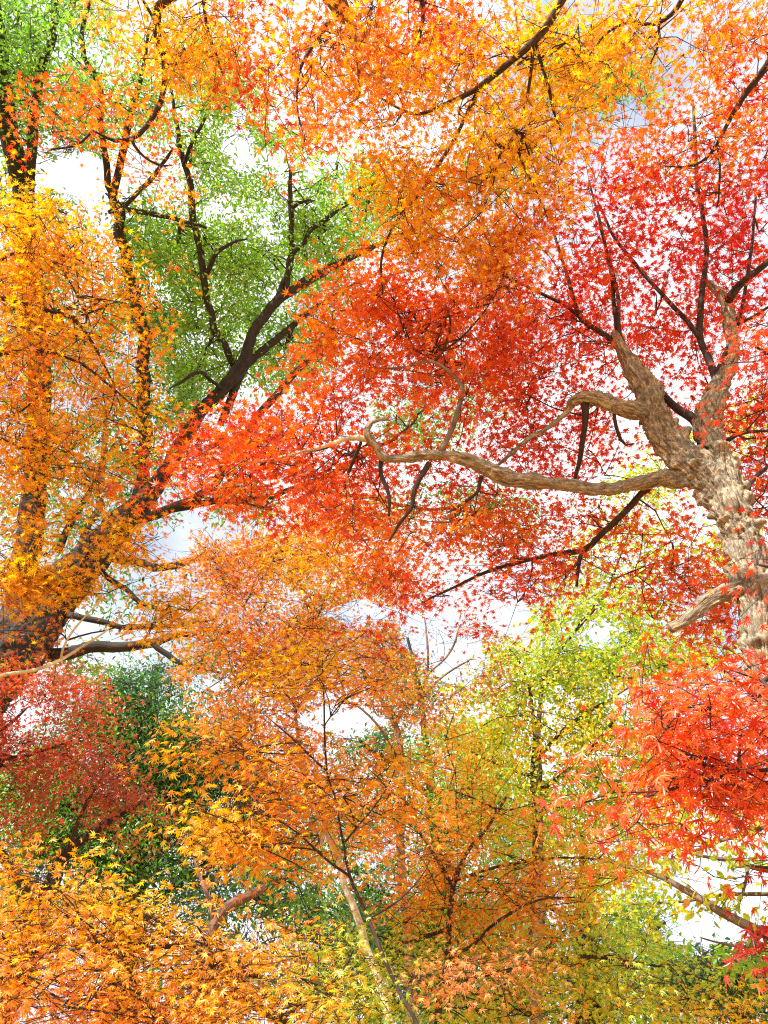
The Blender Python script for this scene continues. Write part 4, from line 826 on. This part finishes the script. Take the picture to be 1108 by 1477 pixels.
# ---- T7 slender dark-stemmed maple in front
tree('orange_maple', 'slender young maple with thin dark stem and layered sunlit yellow orange sprays in front', 'tree',
 [dict(px=[(615, 1530, 3.9, 5.44), (598, 1477, 3.95, 5.1), (573, 1425, 4, 4.76), (548, 1365, 4.05, 4.76), (530, 1325, 4.1, 4.42), (505, 1264, 4.15, 4.08), (498, 1213, 4.2, 3.4), (487, 1153, 4.3, 2.72), (472, 1112, 4.35, 2.72), (467, 1052, 4.4, 2.72), (465, 950, 4.5, 2.04)], ground=True),
  tw([(505, 1264, 4.15, 3.4), (455, 1223, 4.1, 2.72), (404, 1183, 4.05, 2.04), (345, 1150, 4, 1.36)]),
  tw([(498, 1215, 4.2, 2.72), (540, 1160, 4.2, 2.04), (570, 1110, 4.2, 1.36)]),
  tw([(472, 1112, 4.35, 2.72), (430, 1070, 4.3, 2.04), (380, 1030, 4.2, 1.36)]),
  tw([(467, 1050, 4.4, 2.04), (500, 1010, 4.4, 2.04), (540, 990, 4.4, 1.36)]),
  tw([(530, 1325, 4.1, 2.72), (580, 1290, 4.1, 2.04), (620, 1240, 4.1, 1.36)])],
 [(450, 960, 75, 32, 4.1, 4.8, 1.6, 'gold', -8), (430, 985, 50, 18, 4, 4.5, 1.2, 'gold'), (520, 1000, 60, 30, 4.2, 4.8, .7, 'orange'), (390, 1100, 90, 34, 4, 4.6, 1.1, 'orange', 6), (280, 1090, 46, 20, 4, 4.5, .8, 'orange', 8), (340, 1050, 50, 20, 4, 4.6, .6, 'orange'), (330, 1200, 80, 28, 3.8, 4.4, 2.0, 'gold', 5), (420, 1160, 80, 30, 4, 4.5, 1.3, 'orange'), (300, 1180, 40, 16, 3.8, 4.3, 1.9, 'yellow', 8), (420, 1230, 80, 24, 3.9, 4.4, 1.2, 'orange'), (540, 1120, 60, 50, 4.1, 4.7, .9, 'orange'), (560, 1190, 60, 40, 4, 4.6, 1.0, 'orange'), (480, 1200, 40, 60, 4.2, 4.7, .5, 'gold'), (600, 1130, 40, 30, 4.1, 4.6, .7, 'orange')],
 kind='maple_near', size=.045, tau=1.3, per_spray=21, spray_len=.34, droop=.4, tilt=.7, mat=M_LEAF_NEAR, seed=7, group=GM, face=.3)

# ---- T15 low sunlit maple at the lower left
tree('orange_maple', 'low spreading sunlit orange maple across the lower left corner', 'tree',
 [dict(px=[(470, 1640, 3.6, 26), (440, 1540, 3.6, 18), (415, 1477, 3.6, 11), (355, 1446, 3.6, 8), (305, 1430, 3.6, 5), (270, 1425, 3.6, 3)], ground=True),
  tw([(430, 1510, 3.6, 9), (300, 1500, 3.5, 6), (150, 1440, 3.4, 4), (40, 1400, 3.4, 2)], name='limb'),
  tw([(420, 1490, 3.6, 7), (280, 1370, 3.6, 5), (210, 1320, 3.6, 4), (120, 1290, 3.6, 2)], name='limb'),
  tw([(282, 1372, 3.6, 4), (240, 1350, 3.7, 3), (200, 1318, 3.7, 2)]),
  tw([(400, 1470, 3.6, 6), (470, 1420, 3.6, 4), (510, 1370, 3.6, 2)])],
 [(-115, 1370, 100, 90, 3.4, 4.1, 1.4, 'peach'), (60, 1275, 90, 30, 3.4, 4, 1.8, 'peach', 4), (170, 1300, 80, 24, 3.4, 4, 1.0, 'gold', 8), (70, 1340, 110, 40, 3.3, 3.9, 2.1, 'peach'), (180, 1350, 90, 36, 3.3, 3.9, 1.8, 'gold'), (80, 1420, 110, 45, 3.2, 3.8, 1.7, 'peach'), (60, 1400, 60, 20, 3.1, 3.4, 1.0, 'gold'), (220, 1420, 100, 50, 3.2, 3.8, 1.7, 'gold'), (300, 1380, 70, 36, 3.3, 3.9, 1.5, 'peach'), (370, 1400, 80, 36, 3.3, 3.9, 1.6, 'peach'), (360, 1455, 110, 34, 3.2, 3.8, 2.2, 'gold'), (470, 1440, 70, 40, 3.3, 3.9, 1.3, 'ygreen'), (450, 1370, 60, 30, 3.4, 4, 1.0, 'olive'), (40, 1240, 60, 14, 3.6, 4, .8, 'redorange'), (150, 1465, 160, 24, 3.2, 3.7, 1.8, 'peach'), (390, 1340, 60, 20, 3.6, 4.1, .9, 'ochre')],
 kind='maple_near', size=.034, tau=.9, per_spray=26, spray_len=.32, droop=.4, tilt=.7, mat=M_LEAF_NEAR, seed=15, group=GM, face=.3)

# ---- T9 thin bare maple in the gap
tree('red_maple', 'thin grey stem with sparse rusty leaves standing against the white gap at centre', 'tree',
 [dict(px=[(590, 1400, 8, 13), (580, 1280, 8, 12), (578, 1173, 8, 11), (581, 1122, 8.1, 10), (576, 1072, 8.2, 9), (568, 1041, 8.3, 8), (548, 1006, 8.4, 5), (520, 960, 8.5, 4), (510, 920, 8.6, 2)], ground=True, mat=B_GREY),
  tw([(569, 1043, 8.3, 6), (585, 1020, 8.3, 5), (600, 1010, 8.3, 5), (616, 975, 8.3, 4), (618, 930, 8.3, 3), (612, 890, 8.4, 2)], mat=B_GREY, name='limb'),
  tw([(600, 1010, 8.3, 4), (640, 975, 8.2, 3), (680, 950, 8.1, 2)], mat=B_GREY),
  tw([(616, 975, 8.3, 3), (650, 940, 8.3, 3), (665, 900, 8.3, 2)], mat=B_GREY),
  tw([(578, 1100, 8.1, 5), (548, 1050, 8, 4), (520, 1020, 8, 3), (495, 1010, 8, 2)], mat=B_GREY)],
 [(630, 950, 75, 65, 7.6, 9, .55, 'brown'), (560, 950, 45, 40, 7.6, 9, 1.3, 'brown'), (690, 960, 50, 40, 7.6, 8.8, .5, 'brown'), (600, 1020, 60, 30, 7.6, 8.8, .7, 'brown'), (540, 930, 40, 30, 7.8, 9, 1.2, 'dred'), (660, 900, 50, 30, 7.8, 8.8, .4, 'dred'), (490, 890, 50, 20, 7.8, 8.8, .5, 'crimson')],
 kind='maple_far', size=.052, tau=1.7, per_spray=15, spray_len=.36, droop=.35, tilt=.95, seed=9, group=GM)

# ---- T10 yellow green tree right of centre
tree('yellow_green_tree', 'twin-stemmed tree with airy yellow green leaves right of centre below the red crown', 'tree',
 [dict(px=[(775, 1460, 8.6, 15), (778, 1360, 8.7, 14), (779, 1279, 8.8, 13), (781, 1203, 9, 11), (778, 1062, 9.3, 8), (781, 1010, 9.4, 6), (784, 960, 9.6, 5), (788, 880, 9.8, 3)], ground=True, mat=B_GREY),
  tw([(772, 1400, 8.7, 12), (768, 1300, 8.8, 10), (774, 1190, 9, 8), (768, 1130, 9.2, 7), (771, 1062, 9.3, 6), (765, 1000, 9.4, 5), (750, 955, 9.5, 3), (735, 935, 9.6, 2)], name='trunk'),
  tw([(779, 1090, 9.2, 6), (815, 1050, 9.1, 5), (860, 1020, 9, 4), (910, 990, 8.9, 2)], name='limb'),
  tw([(781, 1140, 9.1, 6), (830, 1100, 9, 5), (870, 1060, 8.9, 4), (890, 1030, 8.8, 2)], name='limb'),
  tw([(776, 1120, 9.2, 6), (735, 1110, 9, 4), (690, 1090, 8.9, 3), (640, 1060, 8.8, 2)], name='limb'),
  tw([(781, 1000, 9.4, 4), (830, 950, 9.4, 4), (900, 978, 9.3, 3), (960, 960, 9.2, 2)], name='limb'),
  tw([(783, 980, 9.5, 4), (820, 920, 9.5, 3), (860, 870, 9.5, 2)]),
  tw([(783, 960, 9.6, 4), (840, 900, 9.7, 3), (880, 840, 9.8, 3), (910, 760, 10, 2)])],
 [(1180, 920, 80, 60, 9, 10.4, 1, 'ygreen'), (790, 925, 90, 60, 8.6, 10.4, 1.1, 'ygreen'), (880, 900, 85, 60, 8.6, 10.4, .95, 'ygreen'), (860, 840, 65, 55, 9, 10.6, .85, 'ygreen'), (900, 790, 60, 55, 9, 10.8, .75, 'ygreen'), (920, 700, 45, 35, 9.4, 11, 1.1, 'ygreen'), (930, 950, 70, 40, 8.6, 10, 1.3, 'ygreen'), (740, 990, 75, 55, 8.6, 10, 1.0, 'ygreen'), (830, 1000, 95, 55, 8.6, 10, 1.1, 'ygreen'), (820, 1080, 100, 60, 8.4, 9.8, 1.1, 'olive'), (720, 1080, 70, 60, 8.6, 10, 1.2, 'ygreen'), (860, 1150, 80, 50, 8.4, 9.6, 1.2, 'ygreen'), (930, 1110, 60, 40, 8.4, 9.6, 1.0, 'ygreen'), (760, 1170, 80, 60, 8.4, 9.6, 1.0, 'ygreen'), (880, 1250, 60, 40, 8.2, 9.2, 1.0, 'ygreen'), (1000, 930, 60, 35, 9, 10.4, 1.0, 'ygreen'), (960, 640, 25, 30, 9.6, 11, .8, 'ygreen'), (1080, 620, 30, 60, 9.6, 11, .6, 'ygreen'), (1050, 800, 40, 60, 9.6, 11, .7, 'ygreen'), (680, 1000, 40, 30, 8.8, 10, .6, 'ygreen'), (900, 1060, 60, 40, 8.6, 9.8, .9, 'ygreen')],
 kind='round', size=.056, tau=1.0, per_spray=22, spray_len=.42, droop=.5, tilt=1.0, mat=M_LEAF, bark=B_GREY, twig_r=.0022, seed=10)

# ---- T11 orange and green maple at the lower right
tree('orange_maple', 'fine-leaved olive and orange maple filling the bottom right of centre', 'tree',
 [dict(px=[(632, 1500, 5.2, 10), (640, 1420, 5.2, 9), (644, 1385, 5.2, 8), (645, 1330, 5.2, 8), (652, 1274, 5.3, 7), (673, 1233, 5.4, 5), (702, 1195, 5.5, 4), (730, 1150, 5.6, 3)], ground=True),
  tw([(652, 1276, 5.3, 5), (634, 1244, 5.3, 5), (615, 1215, 5.3, 4), (597, 1186, 5.3, 3), (590, 1140, 5.3, 2)], name='limb'),
  tw([(644, 1385, 5.2, 5), (680, 1365, 5, 4), (715, 1330, 5, 4), (770, 1302, 5, 3), (830, 1294, 5, 2)], name='limb'),
  tw([(640, 1420, 5.2, 6), (740, 1400, 5.3, 5), (840, 1380, 5.4, 4), (940, 1390, 5.6, 3), (1040, 1420, 5.8, 2)], name='limb'),
  tw([(646, 1340, 5.2, 5), (590, 1360, 5.2, 4), (540, 1350, 5.2, 2)]),
  tw([(655, 1270, 5.3, 4), (720, 1250, 5.4, 4), (800, 1240, 5.5, 3), (870, 1240, 5.6, 2)], name='limb')],
 [(620, 1210, 80, 50, 4.9, 5.8, 1.4, 'orange'), (720, 1180, 90, 50, 5, 6, 1.2, 'gold'), (680, 1260, 100, 50, 4.9, 5.8, 1.4, 'orange'), (590, 1290, 60, 50, 4.9, 5.8, 1.1, 'orange'), (790, 1280, 100, 40, 4.8, 5.6, 1.6, 'orange', -4), (850, 1260, 60, 26, 4.8, 5.6, 1.4, 'gold'), (620, 1350, 90, 50, 4.9, 5.8, 1.2, 'ygreen'), (740, 1350, 110, 50, 4.9, 5.8, 1.5, 'orange'), (850, 1340, 80, 50, 5, 6, 1.1, 'ygreen'), (680, 1405, 85, 30, 4.1, 4.6, 2.3, 'salmon', -8), (560, 1420, 80, 50, 4.9, 5.8, 1.2, 'ygreen'), (640, 1460, 110, 30, 4.9, 5.8, 1.3, 'ygreen'), (800, 1420, 110, 60, 4.9, 6, 1.6, 'olive'), (930, 1420, 100, 50, 5.2, 6.2, 1.5, 'olive'), (1040, 1455, 80, 26, 5.2, 6.2, 1.4, 'gold'), (900, 1210, 70, 40, 5.4, 6.2, .9, 'olive'), (690, 1110, 80, 40, 5.4, 6.2, .8, 'gold'), (820, 1190, 60, 40, 5.4, 6.2, .7, 'gold'), (960, 1350, 50, 40, 5.4, 6.2, .6, 'olive'), (660, 1040, 60, 40, 5.6, 6.4, .6, 'gold'), (860, 1000, 60, 40, 5.8, 6.6, .5, 'gold')],
 size=.039, tau=.66, per_spray=24, spray_len=.31, droop=.45, tilt=.95, seed=12, group=GM, face=.15)

# ---- T12 sparse tree with bare limbs from the right edge
tree('bare_limbed_tree', 'sparse tree with bare dark limbs crossing the white gap at lower right', 'tree',
 [dict(px=[(1330, 1560, 7, 49.2), (1290, 1430, 7, 41), (1250, 1300, 7.2, 34.4), (1210, 1150, 7.5, 24.6), (1180, 1000, 8, 14.8)], ground=True, mat=B_GREY),
  tw([(1270, 1400, 7, 21.3), (1170, 1376, 6.9, 13.9), (1108, 1349, 6.8, 11.5), (1043, 1318, 6.8, 9.84), (1003, 1293, 6.8, 8.2), (952, 1264, 6.8, 6.56), (920, 1254, 6.8, 4.1), (860, 1240, 6.8, 1.64)], mat=B_GREY, name='limb'),
  tw([(1240, 1260, 7.2, 14.8), (1160, 1190, 7.1, 9.02), (1108, 1192, 7, 7.38), (1074, 1203, 7, 6.56), (1028, 1219, 7, 4.1), (990, 1232, 7, 1.64)], mat=B_GREY, name='limb'),
  tw([(1250, 1300, 7.2, 13.1), (1150, 1268, 7.2, 7.38), (1079, 1250, 7.2, 5.74), (1040, 1240, 7.2, 4.92), (1000, 1232, 7.2, 2.46)], mat=B_GREY, name='limb'),
  tw([(1265, 1360, 7.1, 11.5), (1180, 1290, 7.3, 6.56), (1108, 1289, 7.3, 4.92), (1033, 1292, 7.3, 4.1), (972, 1301, 7.3, 3.28), (887, 1304, 7.3, 1.64)], mat=B_GREY, name='limb'),
  tw([(1100, 1346, 6.8, 4.92), (1075, 1365, 6.7, 4.1), (1040, 1360, 6.7, 2.46), (1010, 1352, 6.7, 1.64)], mat=B_GREY),
  tw([(1080, 1250, 7.2, 3.28), (1070, 1290, 7.1, 3.28), (1055, 1325, 7, 1.64)], mat=B_GREY)],
 [(1210, 1150, 80, 80, 7, 8.2, .8, 'ygreen'), (1230, 1000, 100, 100, 7.4, 8.6, 1.1, 'ygreen'), (1190, 1260, 70, 60, 6.8, 7.8, .7, 'ygreen'), (1200, 1380, 80, 60, 6.6, 7.4, .7, 'olive'),
  (1020, 1250, 80, 60, 6.5, 7.6, .5, 'ygreen'), (1000, 1180, 60, 40, 6.5, 7.6, .8, 'olive'), (1060, 1380, 60, 30, 6.5, 7.6, .6, 'bgreen'), (920, 1300, 70, 50, 6.5, 7.5, .8, 'ygreen'), (1060, 1330, 60, 60, 6.5, 7.6, .3, 'ygreen'), (960, 1220, 60, 40, 6.5, 7.5, .7, 'olive'), (1090, 1190, 40, 30, 6.6, 7.5, .5, 'ygreen'), (960, 1340, 60, 30, 6.6, 7.5, .7, 'bgreen'), (1060, 1290, 60, 60, 6.5, 7.6, .4, 'ygreen'), (1010, 1300, 50, 40, 6.5, 7.6, .5, 'olive')],
 kind='round', size=.07, per_spray=11, spray_len=.36, droop=.4, tilt=.9, seed=13, split=True)

# ---- T13 dark red maple in shade at the left
tree('red_maple', 'dusky dark red maple in front of the dark evergreen at lower left', 'tree',
 [dict(px=[(-60, 1580, 7.8, 50), (-10, 1470, 7.9, 42), (20, 1420, 8, 36), (50, 1340, 8.1, 26), (91, 1238, 8.3, 16), (131, 1203, 8.4, 13), (172, 1175, 8.5, 9), (215, 1150, 8.5, 4)], ground=True, mat=B_CAM),
  tw([(60, 1310, 8.1, 14), (-30, 1180, 8, 9), (0, 1100, 8, 7), (30, 1092, 8, 6), (75, 1078, 8, 4), (130, 1060, 8, 2)], name='limb'),
  tw([(-10, 1150, 8, 7), (-20, 1080, 8, 5), (20, 1040, 8, 4), (40, 1020, 8, 2)]),
  tw([(95, 1235, 8.3, 6), (120, 1170, 8.1, 5), (150, 1120, 8, 3), (190, 1100, 8, 2)])],
 [(-95, 1080, 90, 120, 7.6, 8.6, 1.2, 'dred'), (60, 1010, 90, 40, 7.5, 8.6, 1.9, 'dred', 6), (60, 1080, 90, 40, 7.5, 8.6, 1.8, 'dred', 5), (110, 1030, 50, 40, 7.6, 8.5, 1.2, 'dred'), (120, 1110, 80, 26, 7.6, 8.5, 1.6, 'dred', 14), (180, 1160, 62, 24, 7.6, 8.6, 1.9, 'dred', 6), (100, 1150, 60, 26, 7.7, 8.6, 1.1, 'dred'), (20, 1210, 50, 22, 7.6, 8.6, .9, 'dred'), (200, 1210, 60, 24, 7.8, 8.6, .6, 'brown'), (15, 1380, 26, 40, 7.6, 8.4, .8, 'dred'), (10, 980, 40, 20, 7.4, 8.4, 1.0, 'scarlet'), (0, 1140, 60, 60, 7.6, 8.4, 1.2, 'dred'), (0, 1050, 50, 60, 7.6, 8.4, 1.3, 'dred')],
 kind='maple_far', size=.050, tau=.68, per_spray=20, spray_len=.36, droop=.35, tilt=.95, seed=14, group=GM)

# ---- evergreens behind
def evergreen(label, trunk, limbs, clumps, seed, size=.11, name='evergreen_tree', wood=None, **k):
    wood = wood or B_CAM
    return tree(name, label, 'tree', [dict(px=trunk, ground=True, mat=wood, K=16, step=.1, freq=4, ridge=.06, rfreq=14)] + [dict(px=l, step=.15, K=9, mat=wood, freq=3) for l in limbs], clumps,
         kind='oval', size=size, per_spray=20, spray_len=.8, droop=.4, tilt=1.1, mat=M_GREEN, bark=B_CAM, twig_bark=B_CAMT, twig_r=.004, seed=seed, group=GE, flat=.6, tau=1.5, **k)
evergreen('dark leafy evergreen in shade behind the dusky red maple at lower left', [(150, 1600, 15, 60), (175, 1400, 15.5, 46), (200, 1200, 16, 34), (215, 1050, 16.5, 22), (225, 960, 17, 10)],
 [[(180, 1380, 15.5, 14), (230, 1300, 15, 10), (300, 1240, 14.8, 7), (350, 1200, 14.6, 4)], [(195, 1230, 16, 12), (130, 1180, 15.6, 8), (60, 1150, 15.4, 4)], [(205, 1150, 16, 12), (270, 1100, 15.6, 8), (330, 1080, 15.4, 4)], [(215, 1050, 16.4, 10), (160, 1010, 16, 6), (120, 990, 16, 4)]],
 [(200, 1010, 70, 50, 15, 17.5, 2.56, 'dgreen'), (220, 1090, 70, 60, 14.5, 17, 2.7, 'green'), (150, 1080, 80, 60, 15, 17, 1.22, 'dgreen'), (300, 1130, 80, 50, 14.5, 17, 2.16, 'dgreen'), (100, 1170, 110, 40, 14.5, 17, 1.89, 'green'), (260, 1200, 110, 50, 14, 16.5, 2.16, 'green'), (60, 1130, 70, 60, 15, 17, 1.35, 'green'), (270, 1280, 110, 40, 14, 16, 1.22, 'dgreen'), (380, 1190, 60, 60, 14.5, 16.5, 1.62, 'dgreen'), (50, 1220, 60, 30, 14.5, 16, 1.08, 'green'), (340, 1060, 60, 50, 15, 17, 1.22, 'dgreen'), (110, 1240, 90, 40, 14.5, 16, 1.62, 'green'), (180, 1230, 70, 40, 14.5, 16, 1.89, 'dgreen'), (60, 1300, 90, 40, 14.5, 16, 1.22, 'green'), (200, 1150, 80, 50, 14.5, 16, 1.35, 'dgreen')], 21, size=.085)
evergreen('far evergreen with leaning reddish trunk showing behind the low orange maple', [(265, 1560, 10.8, 20.4), (285, 1400, 11, 18), (309, 1334, 11.2, 15.6), (333, 1304, 11.3, 13.8), (374, 1284, 11.5, 10.2), (420, 1262, 11.8, 6)], [[(310, 1335, 11.2, 8), (300, 1290, 11.2, 6), (280, 1240, 11.4, 3)]],
 [(330, 1320, 90, 40, 11.4, 13, .6, 'dgreen'), (420, 1290, 70, 60, 11.6, 13.5, 1.1, 'green'), (480, 1360, 60, 50, 12, 14, 1.2, 'dgreen'), (300, 1420, 120, 50, 12, 14, .8, 'green')], 22, size=.09, wood=B_RED)
evergreen('green evergreen showing through the gaps low behind the centre maples', [(640, 1640, 17, 40), (635, 1400, 17.5, 30), (630, 1250, 18, 22), (620, 1120, 18.5, 13), (606, 1000, 19, 7), (588, 920, 19.5, 4)],
 [[(628, 1230, 18.2, 9), (690, 1150, 18, 6), (740, 1100, 18, 4)], [(622, 1150, 18.4, 9), (560, 1100, 18, 6), (520, 1070, 18, 4)], [(632, 1320, 17.8, 9), (560, 1290, 17.6, 5), (500, 1280, 17.5, 3)]],
 [(582, 930, 28, 34, 18.5, 20.5, 1.3, 'green'), (600, 1000, 40, 40, 18, 20, 1.0, 'dgreen'), (660, 1100, 70, 60, 16.8, 19, 1.9, 'bgreen'), (540, 1085, 50, 45, 17.5, 19, 1.7, 'dgreen'), (620, 1190, 90, 60, 16.5, 18.5, 1.5, 'green'), (560, 1300, 90, 70, 16.5, 18, 1.5, 'green'), (660, 1400, 120, 80, 16, 18, 1.6, 'bgreen'), (720, 1190, 60, 60, 16.8, 18.6, 1.4, 'bgreen'), (540, 1420, 90, 60, 16, 18, 1.4, 'green'), (470, 1180, 60, 60, 17, 18.6, 1.0, 'dgreen'), (700, 1300, 80, 60, 16.4, 18, 1.2, 'bgreen')], 23)
evergreen('far tree with fresh green crown behind the olive and orange maple at bottom right', [(860, 1650, 14, 40), (850, 1450, 14.2, 32), (845, 1300, 14.6, 20), (840, 1200, 15, 8)], [[(848, 1400, 14.4, 10), (920, 1360, 14.2, 7), (960, 1330, 14.2, 3)], [(846, 1340, 14.5, 10), (780, 1300, 14.4, 6), (740, 1290, 14.4, 3)]],
 [(900, 1340, 80, 50, 13.6, 15.4, 1.1, 'bgreen'), (820, 1400, 100, 60, 13.4, 15.2, 1.2, 'green'), (760, 1250, 70, 60, 13.8, 15.4, .8, 'bgreen'), (940, 1430, 90, 50, 13.4, 15, 1.2, 'green'), (720, 1450, 90, 40, 13.4, 15, 1.0, 'green')], 24)
evergreen('dark rounded evergreen low at the right edge beneath the bare limbs', [(1080, 1600, 12, 36), (1070, 1500, 12.2, 28), (1060, 1420, 12.4, 12)], [[(1065, 1460, 12.3, 8), (1020, 1410, 12.2, 5), (980, 1395, 12.2, 3)], [(1066, 1450, 12.3, 8), (1100, 1400, 12.3, 5), (1130, 1390, 12.3, 3)]],
 [(1040, 1405, 75, 30, 11.6, 13, 1.8, 'dgreen'), (1080, 1440, 60, 40, 11.6, 13, 1.8, 'green'), (990, 1420, 50, 30, 11.8, 13, 1.2, 'dgreen')], 25, size=.08)
open('/tmp/stats.txt','w').write(str(sum(s[2] for s in STATS))+'\n'+'\n'.join(map(str, STATS)))
